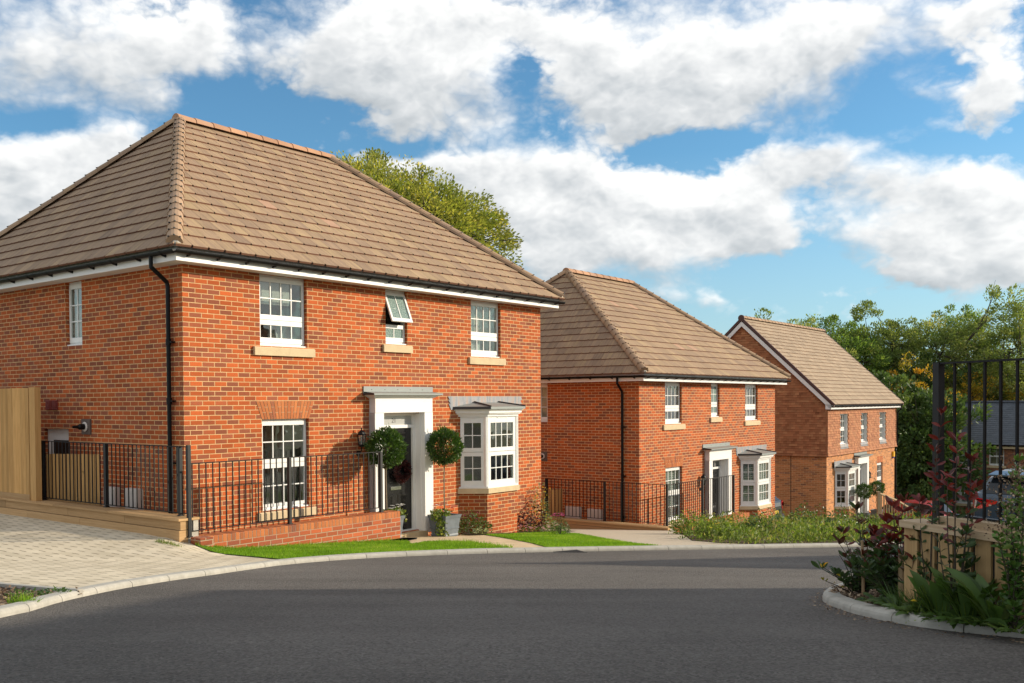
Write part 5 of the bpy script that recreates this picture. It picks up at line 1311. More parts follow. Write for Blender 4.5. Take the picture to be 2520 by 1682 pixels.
def tree_at(px, ytop, Y, rad, label, mat, seed, **kw):
    p = at(px, ytop, Y); z0 = H(p.x, Y); return tree('tree', label, p.x, Y, z0, p.z-z0, rad, mat, seed, **kw)
tree_at(955, 385, 33.5, 4.6, 'broad yellow green tree rising behind the roof of the nearest house', 'leaf_willow', 3, ncl=800, per=200, size=.12, cz=.66, ch=.36, clr=.12, limbs=8, lk=.35)
BG = 'trees along the edge of the wood'
tree_at(1745, 782, 58, 3.2, 'green tree crown between the roof of the middle house and the gable of the third', 'leaf_ash', 11, ncl=180, per=150, size=.18, group=BG)
specs = [(1868, 800, 64, 3.0, 'leaf_ash', 'thin top of a tree just above the ridge of the third house'),
 (1985, 792, 70, 3.6, 'leaf_ash', 'low rounded tree behind the right half of the third house ridge'),
 (2070, 752, 72, 3.6, 'leaf_tree', 'tall dark green tree beside the upper end of the third house roof'),
 (2165, 746, 74, 3.2, 'leaf_ash', 'tall tree with open branches right of the third house roof'),
 (2262, 742, 73, 3.2, 'leaf_ash', 'slim airy tree with pale gaps in its crown left of the railing post'),
 (2355, 746, 76, 3.6, 'leaf_tree', 'dense green tree top above the railing post'),
 (2440, 744, 72, 3.8, 'leaf_ash', 'broad light green tree above the near railing'),
 (2535, 752, 70, 3.8, 'leaf_ash', 'light green tree cut off by the right edge of the photo')]
for k, (px, yt, Y, rad, mt, lb) in enumerate(specs):
    tree_at(px, yt, Y, rad, lb, mt, 20+k, ncl=210, per=150, size=.18, lk=.6, cz=.66, ch=.34, clr=.17, group=BG, limbs=7)
for k, (px, yt, Y, rad, mt, lb) in enumerate([
  (2262, 880, 66, 2.9, 'leaf_autumn', 'tree with orange and yellow leaves left of the railing post'),
  (2395, 905, 70, 2.8, 'leaf_autumn', 'yellowing tree just above the slate roof'),
  (2500, 930, 69, 2.6, 'leaf_autumn', 'yellow leaved tree over the right end of the slate roof')]):
    tree_at(px, yt, Y, rad, lb, mt, 40+k, ncl=110, per=90, size=.17, cz=.62, ch=.38, clr=.16, group=BG)
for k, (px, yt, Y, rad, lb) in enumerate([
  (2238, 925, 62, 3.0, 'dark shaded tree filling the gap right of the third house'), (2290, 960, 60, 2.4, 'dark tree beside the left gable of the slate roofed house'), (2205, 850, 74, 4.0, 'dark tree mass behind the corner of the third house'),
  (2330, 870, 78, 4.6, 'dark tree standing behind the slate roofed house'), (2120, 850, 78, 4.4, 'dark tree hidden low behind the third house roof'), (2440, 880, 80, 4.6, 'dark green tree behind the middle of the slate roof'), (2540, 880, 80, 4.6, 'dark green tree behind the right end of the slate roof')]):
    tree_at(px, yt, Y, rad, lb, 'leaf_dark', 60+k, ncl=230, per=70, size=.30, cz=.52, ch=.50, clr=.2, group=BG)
# woodland floor behind, one mass
rng = np.random.default_rng(5)
n = 26000; bx = rng.uniform(12, 75, n); by_ = rng.uniform(84, 96, n); bz = rng.uniform(-12, -1.5, n)+rng.normal(size=n)
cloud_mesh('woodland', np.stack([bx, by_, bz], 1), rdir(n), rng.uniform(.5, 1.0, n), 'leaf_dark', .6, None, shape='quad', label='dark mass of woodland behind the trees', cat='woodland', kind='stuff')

# grass blades on the lawns, short and mown
def blades(name, poly, n, hgt, mat, lab, cat, z=.055, wdt=.09, jitter=.35, group=None):
    pts = np.array(ptsin(poly, n)); zz = np.array([H(x, y)+z-.004 for x, y in pts]); P = np.concatenate([pts, zz[:, None]], 1)
    Dd = rng.normal(size=(n, 3))*jitter; Dd[:, 2] = 1
    t_ = rng.random((n, 3)); t_[:, 0] = np.clip(.45+.22*rng.normal(size=n)+.12*np.sin(pts[:, 0]*2.1+pts[:, 1]*1.3)+np.array([.5*mnoise.noise(Vector((x*1.7, y*1.7, 0))) for x, y in pts]), 0, 1)
    return cloud_mesh(name, P, Dd, hgt*rng.uniform(.6, 1.3, n), mat, wdt*2, t_, shape='blade', label=lab, cat=cat, kind='stuff', group=group)
blades('grass', lawn_a, 42000, .032, 'leaf_grass', 'bright green mown grass in front of the low brick wall', 'grass', wdt=.13)
blades('grass', lawn_b, 46000, .032, 'leaf_grass', 'bright green mown grass between the path and the gravel drive', 'grass', wdt=.13)
ed = []
for pl in (arclen([(wallL[0], wallL[1]-.14), (wallR[0], wallR[1]-.14)], .02), arclen([g(1255, 1352), g(1200, 1342), g(1140, 1334), g(1078, 1331.5)], .03)): ed += pl
ed = np.array(ed); ed = np.repeat(ed, 4, 0)+rng.normal(size=(len(ed)*4, 2))*.02; zz = np.array([H(x, y)+.05 for x, y in ed]); Dd = rng.normal(size=(len(ed), 3))*.4; Dd[:, 2] = 1
cloud_mesh('grass', np.concatenate([ed, zz[:, None]], 1), Dd, .06*rng.uniform(.5, 1.4, len(ed)), 'leaf_grass', .16, None, shape='blade', label='longer grass blades along the foot of the low brick wall', cat='grass', kind='stuff')
# mulch chips
def chips(name, poly, n, z, lab, size=.045):
    pts = np.array(ptsin(poly, n)); zz = np.array([H(x, y)+z for x, y in pts])+rng.uniform(0, .012, n); Dd = rng.normal(size=(n, 3)); Dd[:, 2] *= .25
    sd_ = rng.normal(size=(n, 3))*.3; sd_[:, 2] = 1
    return cloud_mesh(name, np.concatenate([pts, zz[:, None]], 1), Dd, size*rng.uniform(.4, 1.3, n), 'chips', .5, None, shape='quad', side=sd_, label=lab, cat='bark mulch', kind='stuff')
vis = [p for p in mulch if p[0] > -6.5 and p[1] > 4.5]
chips('bark_chips', [kb_at(208), g(195, 1444), g(120, 1439), g(0, 1426), g(-60, 1412), (-4.9, 5.2), (-3.3, 5.2)]+[p for p in KB if 5.2 < p[1] < 7.9 and p[0] < -2.9 and CX+F*p[0]/p[1] < 205], 5200, .034, 'bark chippings over the soil at the lower left corner')
chips('bark_chips', [tuple(gnd(*p)) for p in ((2110, 1458), (2050, 1474), (2040, 1488), (2110, 1512), (2180, 1525), (2260, 1500), (2200, 1455))], 3500, .054, 'bark chippings round the stems at the tip of the raised bed', .04)
# clumps of low leaves
def clump(name, label, cat, x, y, r, h, n, mat, size, shape='leaf', width=.4, group=None, tintmu=.45, droop=.2, z=.05, upb=.8, stems=True, fold=.25, parent=None, zb=None):
    z0 = (H(x, y)+z) if zb is None else zb
    root = empty(name, (x, y, z0), 0, label, cat, group) if parent is None else parent
    a = rng.uniform(0, 2*math.pi, n); q_ = np.sqrt(rng.uniform(0, 1, n))*r; hh = rng.uniform(.05, 1, n)**.8*h*(1-.55*(q_/r)**2)*(1+.25*np.sin(a*3+x*7))
    P = np.stack([np.cos(a)*q_, np.sin(a)*q_, hh], 1); Dd = rng.normal(size=(n, 3))*.7+P*np.array([1.2/r, 1.2/r, 0]); Dd[:, 2] = abs(Dd[:, 2])*.5+upb*.5
    t_ = rng.random((n, 3)); t_[:, 0] = np.clip(tintmu+.2*rng.normal(size=n), 0, 1)
    cloud_mesh('foliage', P, Dd, size*rng.uniform(.6, 1.3, n), mat, width, t_, root, shape=shape, droop=droop, fold=fold)
    if stems:
        mb = MB(); ns = max(5, int(n/40))
        for k in range(ns):
            i = rng.integers(n); mb.tube([(P[i][0]*.3, P[i][1]*.3, 0), (P[i][0]*.7, P[i][1]*.7, P[i][2]*.6), tuple(P[i])], [.006, .005, .003], 3)
        mb.build('stem', 'bark', root)
    return root
def dots(parent, n, r, h, mat, size, name='flower', h0=.6, petals=6, cxy=(0, 0)):
    P = []; 
    mb = MB()
    for k in range(n):
        a = random.uniform(0, 6.28); q_ = math.sqrt(random.random())*r; x, y, z = cxy[0]+math.cos(a)*q_, cxy[1]+math.sin(a)*q_, h*random.uniform(h0, 1)
        s_ = size*random.uniform(.7, 1.2); tl = random.uniform(-.4, .4)
        for j in range(petals):
            b = 2*math.pi*j/petals; c1, s1 = math.cos(b), math.sin(b); c2, s2 = math.cos(b+1.0), math.sin(b+1.0)
            mb.poly([(x, y, z), (x+c1*s_, y+s1*s_, z+s_*.5*(tl+.3)), (x+(c1+c2)*s_*.62, y+(s1+s2)*s_*.62, z+s_*.2), (x+c2*s_, y+s2*s_, z+s_*.5*(.3-tl))])
    return mb.build(name, mat, parent, kind='stuff')

# ---- potted bay trees
def bay_tree(x, y, z, ztop_c, zc, r, seed, label, group, planter='planter_grey', twist=False, flowers=True, pw=.44, ph=.42, lean=.0, nl=5200, ls=.062):
    global rng
    rng = np.random.default_rng(seed)
    root = empty('potted_bay_tree', (x, y, z), H1[2], label, 'potted tree', group)
    mb = MB(); b, t_ = pw*.40, pw*.5
    rings = []
    for k, (hh, s_) in enumerate(((0, b), (.03, b+.012), (.06, b+.004), (ph*.36, b+(t_-b)*.36), (ph*.37, b+(t_-b)*.36+.010), (ph*.42, b+(t_-b)*.42+.010), (ph*.43, b+(t_-b)*.43), (ph*.86, b+(t_-b)*.9), (ph*.87, t_+.006), (ph, t_+.016), (ph, t_-.02), (ph-.05, t_-.025))): rings.append([(-s_, -s_, hh), (s_, -s_, hh), (s_, s_, hh), (-s_, s_, hh)])
    mb.loft(rings); mb.build('planter', planter, root)
    mb = MB(); mb.box(-t_+.03, t_-.03, -t_+.03, t_-.03, ph-.1, ph-.045); mb.build('compost', 'compost', root)
    hc = zc-z; mb = MB()
    if twist:
        for q_ in (0, math.pi): mb.tube([(math.cos(q_+k*.9)*.03, math.sin(q_+k*.9)*.03, ph-.06+(hc-ph)*k/14) for k in range(15)], .013, 5)
    else: mb.tube([(0, 0, ph-.06), (lean*.35, .01, ph+(hc-ph)*.5), (lean, 0, hc)], [.016, .013, .014], 7)
    for k in range(14):
        v = rdir(1)[0]*r*.7; mb.tube([(lean, 0, hc-r*.3), (lean+v[0]*.5, v[1]*.5, hc+v[2]*.5), (lean+v[0], v[1], hc+v[2])], [.008, .005, .003], 4)
    mb.build('stem', 'bark_pale', root)
    o = rdir(nl); lump = 1+.08*np.sin(o[:, 0]*6+seed)+.07*np.sin(o[:, 1]*7+1)+.06*np.sin(o[:, 2]*9+seed)+.03*np.sin(o[:, 0]*17); rr_ = r*(rng.uniform(.2, 1, nl)**.30)*lump
    stick = rng.random(nl) < .04; rr_[stick] *= 1.16
    P = o*rr_[:, None]+np.array([lean, 0, hc]); Dd = o+rng.normal(size=(nl, 3))*.55; Dd[:, 2] += .35
    t2 = rng.random((nl, 3)); t2[:, 0] = np.clip(.4+.25*rng.normal(size=nl), 0, 1)
    cloud_mesh('crown', P, Dd, ls*rng.uniform(.6, 1.2, nl), 'leaf_bay', .42, t2, root, shape='leaf', fold=.3)
    return root
PT = 'potted bay trees by the front doors'
def hx(h, s, t): return W(h, s, t)
p = hx(H1, 3.84, -.50); s_, zc_ = plane(H1, 948, 1101, -.50); zg = H(*p)+.05
t1 = bay_tree(p[0], p[1], zg, 0, zc_, .33, 101, 'clipped bay tree left of the black number 21 door, partly behind the low wall', PT, lean=s_-3.84)
p = hx(H1, 5.46, -.46); s_, zc_ = plane(H1, 1093, 1099, -.46); zg = H(*p)+.05
t2 = bay_tree(p[0], p[1], zg, 0, zc_, .33, 102, 'clipped bay tree with red flowers in its grey planter right of the black door', PT, lean=s_-5.46)
rng = np.random.default_rng(8)
for tr_, cols, fx in ((t1, (('flower_white', 16),), .12), (t2, (('flower_red', 9), ('flower_pink', 5), ('flower_white', 6)), -.15)):
    n = 260; a = rng.uniform(0, 6.28, n); q_ = np.sqrt(rng.uniform(0, 1, n))*.25; P = np.stack([np.cos(a)*q_+fx, np.sin(a)*q_*.7-.05, .38+rng.uniform(-.02, .15, n)-.6*np.maximum(0, q_-.16)*rng.uniform(0, 1, n)], 1)
    if fx < 0: m_ = 200; P = np.concatenate([P, np.stack([rng.normal(-.26, .06, m_), rng.normal(-.12, .06, m_), rng.uniform(.05, .45, m_)], 1)])
    else: m_ = 60; P = np.concatenate([P, np.stack([rng.normal(.24, .05, m_), rng.normal(-.1, .06, m_), rng.uniform(.28, .5, m_)], 1)])
    cloud_mesh('bedding_leaves', P, rdir(len(P), .4), .055*rng.uniform(.7, 1.2, len(P)), 'leaf_weed', .8, None, tr_, shape='leaf')
    for mt, k in cols: dots(tr_, k, .17, .62, mt, .035, h0=.78, cxy=(fx*1.2 if mt != 'flower_red' else .02, -.08))
for px, py, sd in ((2124, 1221, 103), (2155.5, 1214, 104)):
    t_ = -.75; s_, zc_ = plane(H3, px, py, t_); p = hx(H3, s_, t_); zg = zc_-1.3
    bay_tree(p[0], p[1], zg, 0, zc_, .30, sd, 'small potted bay tree %s by the white porch of the third house' % ('on the left' if sd == 103 else 'on the right'), PT, planter='planter_grey', twist=True, pw=.4, ph=.36, nl=1600, ls=.08)
# ---- plants round the nearest house
def place(h, px, py, t): s_, z_ = plane(h, px, py, t); return hx(h, s_, t)
p = place(H1, 1155, 1300, -.38); sh = clump('garden_shrub', 'low dark green shrub with pink flowers under the left side of the bay window', 'shrub', p[0], p[1], .42, .42, 900, 'leaf_bay', .055, tintmu=.5, z=.07)
dots(sh, 14, .35, .42, 'flower_magenta', .022)
p = place(H1, 1195-60, 1306, -.62); clump('garden_plant', 'tuft of pale striped leaves in front of the pink flowered shrub', 'plant', p[0]+.35, p[1]+.1, .13, .16, 60, 'leaf_varieg', .10, shape='leaf', width=.22, z=.07)
p = hx(H1, 9.05, -.16); cl = clump('climbing_plant', 'tall climbing plant against the right corner of the nearest house', 'climber', p[0], p[1], .20, 1.02, 420, 'leaf_varieg', .06, tintmu=.35, z=.07)
cloud_mesh('autumn_leaves', np.stack([rng.normal(0, .12, 160), rng.normal(0, .1, 160), rng.uniform(.1, 1.0, 160)], 1), rdir(160), .05*rng.uniform(.6, 1.2, 160), 'leaf_autumn', .6, None, cl)
p = hx(H1, 8.55, -.25); clump('garden_plant', 'bushy plant with dark maroon leaves near the right corner of the nearest house', 'plant', p[0], p[1], .32, .60, 420, 'leaf_maroon', .06, width=.6, z=.07)
p = hx(H1, 8.45, -.48); pk = clump('garden_plant', 'low pale pink flowers along the lawn edge below the bay window', 'flowering plant', p[0], p[1], .50, .15, 500, 'leaf_weed', .035, z=.07, stems=False); dots(pk, 60, .55, .17, 'flower_pink', .028, h0=.5)
p = hx(H1, 9.05, -.52); pk = clump('garden_plant', 'green and cream leaved plant at the end of the flower bed', 'plant', p[0], p[1], .32, .2, 420, 'leaf_varieg', .05, z=.07, stems=False, tintmu=.6)
p = hx(H1, 9.25, -.28); clump('garden_plant', 'yellow green foliage at the foot of the climbing plant', 'plant', p[0], p[1], .25, .28, 300, 'leaf_weed', .06, z=.07, stems=False, tintmu=.6)
p = g(1376, 1320); pk = clump('garden_plant', 'round dark green plant with a crown of deep red flowers at the drive edge', 'flowering plant', p[0], p[1], .17, .42, 420, 'leaf_bay', .07, width=.22, droop=.9, z=.05); dots(pk, 14, .17, .44, 'flower_magenta', .04, h0=.85)
# ---- wreath on the black door
wr = empty('door_wreath', (*hx(H1, 4.93, .09), -1.13), H1[2], 'round wreath of dark reddish brown foliage hanging on the black door', 'wreath')
n = 900; a = rng.uniform(0, 6.28, n); b = rng.uniform(0, 6.28, n); q_ = .055*np.sqrt(rng.uniform(.1, 1, n))
P = np.stack([(.165+q_*np.cos(b))*np.cos(a), -.03-abs(q_*np.sin(b)), (.165+q_*np.cos(b))*np.sin(a)], 1); D_ = np.stack([np.cos(a)*np.cos(b), -abs(np.sin(b)), np.sin(a)*np.cos(b)], 1)+rng.normal(size=(n, 3))*.6
s_, z_ = plane(H1, 988, 1157, .06); wr.location = (*hx(H1, s_, .10), z_)
cloud_mesh('wreath_foliage', P, D_, .05*rng.uniform(.6, 1.3, n), 'leaf_maroon', .45, None, wr)
mb = MB(); mb.tube([(.165*math.cos(k*math.pi/12), -.02, .165*math.sin(k*math.pi/12)) for k in range(25)], .022, 6, caps=False); mb.build('wreath_ring', 'wreath_brown', wr)

# ---- weeds in front of the middle house
WV = [g(1700, 1338), g(1780, 1347), kb_at(1895)]+kb_from(1896, 2420)+[W(H2, 14, -4.5), W(H2, 10.5, -1.0), W(H2, HL, -.6), W(H2, 4.5, -1.55), W(H2, .2, -1.6)]
pts = ptsin(WV, 420); P, Dd, Sz, T = [], [], [], []
for (x, y) in pts:
    dk = min(1, max(.25, ((x-5.2)**2+(y-18.2)**2)**.5/6)); hgt = random.choice((.10, .15, .22, .32, .32, .42))*random.uniform(.7, 1.25)*(1.0 if y > 19 else .8); n = int(60+60*hgt); z = H(x, y)+.05; b = random.choice((.1, .3, .45, .6, .85))+random.gauss(0, .08)
    hh = rng.uniform(0, 1, n)*hgt; w_ = .10+.10*np.sin(np.minimum(hh/hgt, 1)*3)
    P.append(np.stack([x+rng.normal(size=n)*w_, y+rng.normal(size=n)*w_, z+hh], 1)); d_ = rng.normal(size=(n, 3))*.7; d_[:, 2] += .9; Dd.append(d_); Sz.append(rng.uniform(.04, .10, n)); T.append(np.stack([np.clip(b+rng.normal(size=n)*.18, 0, 1), rng.random(n), rng.random(n)], 1))
cloud_mesh('weeds', np.concatenate(P), np.concatenate(Dd), np.concatenate(Sz), 'leaf_weed', .32, np.concatenate(T), shape='leaf', label='tangle of tall green and straw coloured weeds in front of the middle house', cat='weeds', kind='stuff')
n = 9000; pp = np.array(ptsin(WV, n)); zz = np.array([H(x, y)+.05 for x, y in pp]); d_ = rng.normal(size=(n, 3))*.35; d_[:, 2] = 1
cloud_mesh('weeds', np.concatenate([pp, zz[:, None]], 1), d_, rng.uniform(.03, .12, n), 'leaf_weed', .07, None, shape='blade', label='long grass growing among the weeds in front of the middle house', cat='weeds', kind='stuff')
for k, (px, py, r, h, mt, lb) in enumerate([(1700, 1322, .45, .75, 'leaf_weed', 'bright leafy weed clump beside the end pier of the low wall'), (1768, 1335, .4, .6, 'leaf_weed', 'weed clump with small yellow flowers near the kerb'), (1985, 1318, .6, .85, 'leaf_bay', 'dark green shrub between the weeds and the car'),
    (2030, 1340, .4, .4, 'leaf_weed', 'low weed clump by the bare patch of the weed bed'), (1890, 1325, .5, .6, 'leaf_bay', 'dark low shrub among the weeds in front of the bay window'), (2075, 1325, .55, .7, 'leaf_bay', 'dark round shrub right of the curved brown bin')]):
    p = g(px, py); h *= .58 if mt == 'leaf_weed' else .8; sh = clump('weed_clump' if mt == 'leaf_weed' else 'garden_shrub', lb, 'shrub' if mt == 'leaf_bay' else 'weed', p[0], p[1], r, h, 900, mt, .08, tintmu=.5)
    if 'yellow' in lb: dots(sh, 10, .3, .36, 'flower_yellow', .028)
cb = at(2047, 1305, 30.5); cbz = cb.z-.12
rt_ = empty('curved_bin', (cb.x, cb.y, cbz), .2, 'curved brown hoop standing in the weeds before the third house', 'garden hoop'); mb = MB(); ring = lambda r: [(math.cos(math.pi*k/10)*r, math.sin(math.pi*k/10)*r*1.25) for k in range(11)]
o_, i_ = ring(.26), ring(.23)
for k in range(10):
    for (A_, B_) in ((o_, i_),): mb.loft([[(A_[j][0], -.14, A_[j][1]), (A_[j][0], .14, A_[j][1]), (B_[j][0], .14, B_[j][1]), (B_[j][0], -.14, B_[j][1])] for j in (k, k+1)])
mb.build('hoop', 'brown_bin', rt_)

# ---- little things in the lower left bed
for k, (px, py, n, lb) in enumerate([(52, 1466, 170, 'bright green grass tuft in the bark chippings at the lower left'), (46, 1450, 50, 'small weed in the bark chippings above the grass tuft'), (122, 1447, 60, 'small leafy weed in the bark chippings near the drive edging')]):
    p = g(px, py)
    if k == 0:
        d_ = rng.normal(size=(n, 3))*.55; d_[:, 2] = 1; root = empty('grass_tuft', (*p, H(*p)+.03), 0, lb, 'grass tuft')
        cloud_mesh('leaf_blades', np.stack([rng.normal(0, .05, n), rng.normal(0, .035, n), np.zeros(n)], 1), d_, rng.uniform(.05, .11, n), 'leaf_grass', .09, None, root, shape='blade')
    else: clump('weed', lb, 'weed', p[0], p[1], .12, .05, n, 'leaf_dock', .045, z=.03, stems=False)
for j, (pxa, pya, pxb, pyb) in enumerate([(385, 1322, 432, 1334)]):
    pl = arclen([g(pxa, pya), g(pxb, pyb)], .03); pl = np.repeat(np.array(pl), 14, 0)+rng.normal(size=(len(pl)*14, 2))*.03; d_ = rng.normal(size=(len(pl), 3))*.5; d_[:, 2] = 1
    cloud_mesh('grass', np.concatenate([pl, np.array([[H(*q_)+.04] for q_ in pl])], 1), d_, rng.uniform(.02, .06, len(pl)), 'leaf_weed', .15, None, shape='blade', label='sparse weeds in the joint at the end of the sleepers', cat='grass', kind='stuff')

# ---- raised bed on the right
def stem_plant(name, label, cat, base, stems, mat, leaf, whorl=4, seed=1, tipred=.8, low=.25, width=.31, group=None, bare=.15, spacing=.07, droop=.22, stemr=.005, gapf=0.):
    """stems: list of (tip offset xyz, bend)"""
    global rng
    rng = np.random.default_rng(seed); root = empty(name, base, 0, label, cat, group); mb = MB(); P, Dd, T, Sz = [], [], [], []
    zmx = max(q_[2] for q_ in stems)
    for (tx, ty, tz, bend) in stems:
        L = math.sqrt(tx*tx+ty*ty+tz*tz); n = max(3, int(L/spacing)); path = []
        for k in range(n+1):
            f = k/n; path.append((tx*f+bend*math.sin(math.pi*f)*.5, ty*f+bend*.3*math.sin(math.pi*f), tz*(f**.9)))
        mb.tube(path, [stemr*(1.25-.85*k/n) for k in range(n+1)], 5)
        for k in range(n+1):
            f = k/n
            if f < bare or (gapf and rng.random() < gapf): continue
            q_ = np.array(path[k]); m_ = whorl+(2 if k == n else 0)
            for j in range(m_):
                a = 2.4*k+2*math.pi*j/m_+rng.normal()*.3; up_ = .35+.55*f+(.5 if k == n else 0)+rng.normal()*.15
                Dd.append((math.cos(a), math.sin(a), up_)); P.append(q_+rng.normal(size=3)*.006); Sz.append(leaf*rng.uniform(.7, 1.2)*(1-.25*(1-f)))
                rd_ = tipred if rng.random() < (path[k][2]/zmx-.36)*3.0 else low; T.append((min(1, max(0, rd_+rng.normal()*.10)), rng.random(), 0))
    mb.build('stem', 'bark', root)
    P = np.array(P)
    cloud_mesh('leaves', P, np.array(Dd), np.array(Sz), mat, width, np.array(T), root, shape='big', fold=.35, droop=droop)
    return root
PH = 'red leaved shrubs in the raised bed'
def rb(px, py, Y=None):
    p = gnd(px, py); return (p.x, p.y)
def more(st, k, amt, seed, lo=.55, hi=.95):
    rr = random.Random(seed); out = list(st)
    for i in range(k):
        a = rr.choice(st); f = rr.uniform(lo, hi); out.append((a[0]*f+rr.gauss(0, amt), a[1]*f+rr.gauss(0, amt), a[2]*f*rr.uniform(.7, 1.), rr.gauss(0, .05)))
    return out
def stems_to(base, tips, Y):
    """tips given as photograph pixels at distance Y"""
    out = []
    for (px, py, dY, bend) in tips: q_ = at(px, py, Y+dY); out.append((q_.x-base[0], q_.y-base[1], q_.z-base[2], bend))
    return out
def bedbase(px, Y): x = (px-CX)/F*Y; return (x, Y, H(x, Y)+.05)
B = bedbase(2195, 6.75); stem_plant('red_leaved_shrub', 'bushy shrub with large dark red leaves left of the timber wall end', 'shrub', B, more(stems_to(B, [(2195, 1262, 0, .05), (2225, 1250, .1, -.04), (2150, 1330, -.15, .06), (2240, 1320, .1, .05), (2185, 1345, -.1, 0), (2215, 1380, -.2, .03), (2160, 1390, .1, -.05), (2250, 1400, -.1, .04)], 6.75), 26, .09, 1), 'leaf_photinia', .10, 5, 201, .78, .25, group=PH, spacing=.075)
B = bedbase(2128, 7.2); stem_plant('red_leaved_shrub', 'smaller shrub with reddish tips and spotted leaves at the tip of the bed', 'shrub', B, more(stems_to(B, [(2105, 1270, 0, .04), (2120, 1300, .1, -.03), (2080, 1385, -.1, .05), (2062, 1350, .1, .05), (2140, 1360, .05, .02), (2100, 1405, .1, .03), (2150, 1420, 0, 0)], 7.2), 22, .09, 2), 'leaf_photinia', .095, 4, 202, .6, .25, group=PH, spacing=.09)
B = bedbase(2100, 7.3); stem_plant('bare_branch_shrub', 'thin leaning branches with few withered leaves reaching over the kerb', 'shrub', B, stems_to(B, [(2022, 1408, -.2, .05), (2024, 1440, 0, .02), (2060, 1375, .1, .06)], 7.2), 'leaf_autumn', .05, 1, 203, .5, .3, bare=.45, gapf=.5)
B = bedbase(2292, 6.15); stem_plant('red_leaved_shrub', 'slender shrub whose red tip leans on the black railing post', 'shrub', B, more(stems_to(B, [(2318, 1035, 0, -.06), (2300, 1125, .05, .04), (2262, 1290, .05, -.04), (2310, 1205, -.05, .05), (2330, 1330, .0, .03)], 6.15), 7, .07, 3, .25, .55), 'leaf_photinia', .085, 2, 204, .85, .25, group=PH, spacing=.085, bare=.3)
B = bedbase(2352, 5.75); stem_plant('red_leaved_shrub', 'tallest single stemmed shrub with red leaves in front of the railing', 'shrub', B, more(stems_to(B, [(2356, 1098, 0, -.02), (2390, 1150, .05, .05), (2398, 1215, .1, .06), (2330, 1190, .05, -.05), (2375, 1330, 0, .03)], 5.75), 8, .07, 4, .2, .5), 'leaf_photinia', .085, 3, 205, .85, .22, group=PH, spacing=.08, bare=.3)
B = bedbase(2262, 6.4); stem_plant('red_leaved_shrub', 'low shrub with brownish red leaves at the left end of the timber wall', 'shrub', B, more(stems_to(B, [(2260, 1250, 0, .03), (2240, 1350, -.1, .03), (2290, 1385, -.1, .0), (2270, 1330, .1, -.03)], 6.4), 14, .08, 5), 'leaf_photinia', .085, 3, 206, .8, .3, group=PH, spacing=.08, bare=.3)
B = bedbase(2500, 5.35); stem_plant('flowering_shrub', 'green shrub with brown seed heads at the right edge before the railing', 'shrub', B, more(stems_to(B, [(2505, 1150, 0, .03), (2490, 1190, .05, -.03), (2475, 1270, .0, -.05), (2515, 1230, -.05, .05), (2485, 1310, -.1, .03), (2455, 1350, -.1, .02), (2510, 1350, -.1, 0), (2530, 1180, .1, 0)], 5.35), 12, .06, 6, .3, .7), 'leaf_bay', .055, 4, 207, .9, .5, width=.45, spacing=.05)
sd_ = bpy.data.objects['flowering_shrub']; rng = np.random.default_rng(31)
P = [];
for (px, py) in ((2505, 1160), (2485, 1195), (2465, 1260), (2500, 1215), (2480, 1225), (2480, 1260), (2515, 1190), (2470, 1300), (2490, 1330), (2450, 1320)):
    q_ = at(px, py, 5.3); P.append(rng.normal(size=(46, 3))*np.array([.045, .045, .03])+np.array([q_.x-B[0], q_.y-B[1], q_.z-B[2]]))
P = np.concatenate(P); cloud_mesh('seed_heads', P, rdir(len(P), .5), .016, 'chips', .8, None, sd_, shape='quad', kind='stuff')
def dock(name, label, px, Y, n, L, wd, seed, upb=.9, cat='weed', mat='leaf_dock', r=.06):
    global rng
    rng = np.random.default_rng(seed); x, y, z = bedbase(px, Y); root = empty(name, (x, y, z), 0, label, cat)
    a = np.arange(n)*2.4+rng.normal(size=n)*.3; Dd = np.stack([np.cos(a), np.sin(a), upb+rng.normal(size=n)*.25], 1); P = np.stack([np.cos(a)*r*rng.random(n), np.sin(a)*r*rng.random(n), np.zeros(n)+.01], 1)
    t_ = rng.random((n, 3)); t_[:, 0] = np.clip(.5+.2*rng.normal(size=n), 0, 1)
    cloud_mesh('leaves', P, Dd, L*rng.uniform(.45, 1.15, n), mat, wd, t_, root, shape='big', fold=.22, droop=.28, side=np.stack([-np.sin(a)*.2, np.cos(a)*.2, np.ones(n)], 1)+0*P)
    mb = MB()
    for k in range(min(n, 30)):
        d_ = Dd[k]/np.linalg.norm(Dd[k]); l = L*.5; mb.tube([tuple(P[k]), tuple(P[k]+d_*l-np.array([0, 0, .35*.25*l]))], [.004, .002], 4)
    mb.build('midrib', 'leaf_weed', root); return root
dock('dock_plant', 'tall dock plant with long broad leaves against the timber wall', 2320, 5.85, 26, .44, .19, 301, 2.2)
dock('dock_plant', 'dock plant with upright crinkled leaves in front of the timber boards', 2385, 5.65, 24, .42, .18, 302, 2.2)
dock('dock_plant', 'large dock plant with a slanting leaf right of the middle of the bed', 2450, 5.45, 26, .46, .19, 303, 1.8)
for k, (px, Y, n, L, u_, lb) in enumerate([(2215, 6.35, 26, .17, .55, 'low spreading broad leaved weed beside the yellow flowers'), (2270, 6.0, 30, .18, .6, 'low broad leaved weed in the middle of the kerb edge'), (2330, 5.75, 30, .17, .6, 'low broad leaved weed under the tall dock plant'), (2385, 5.6, 28, .17, .6, 'low broad leaved weed right of the kerb creeper'), (2440, 5.45, 28, .17, .6, 'low broad leaved weed near the right edge'), (2500, 5.25, 28, .17, .6, 'low broad leaved weed in the lower right corner'), (2160, 6.75, 22, .13, .4, 'low pale weed in the bark chippings left of the yellow flowers'), (2305, 6.1, 30, .22, 1.2, 'half upright weed at the foot of the timber boards')]):
    dock('broad_leaf_weed', lb, px, Y, n+8, L*.85, .34, 320+k, u_, r=.10)
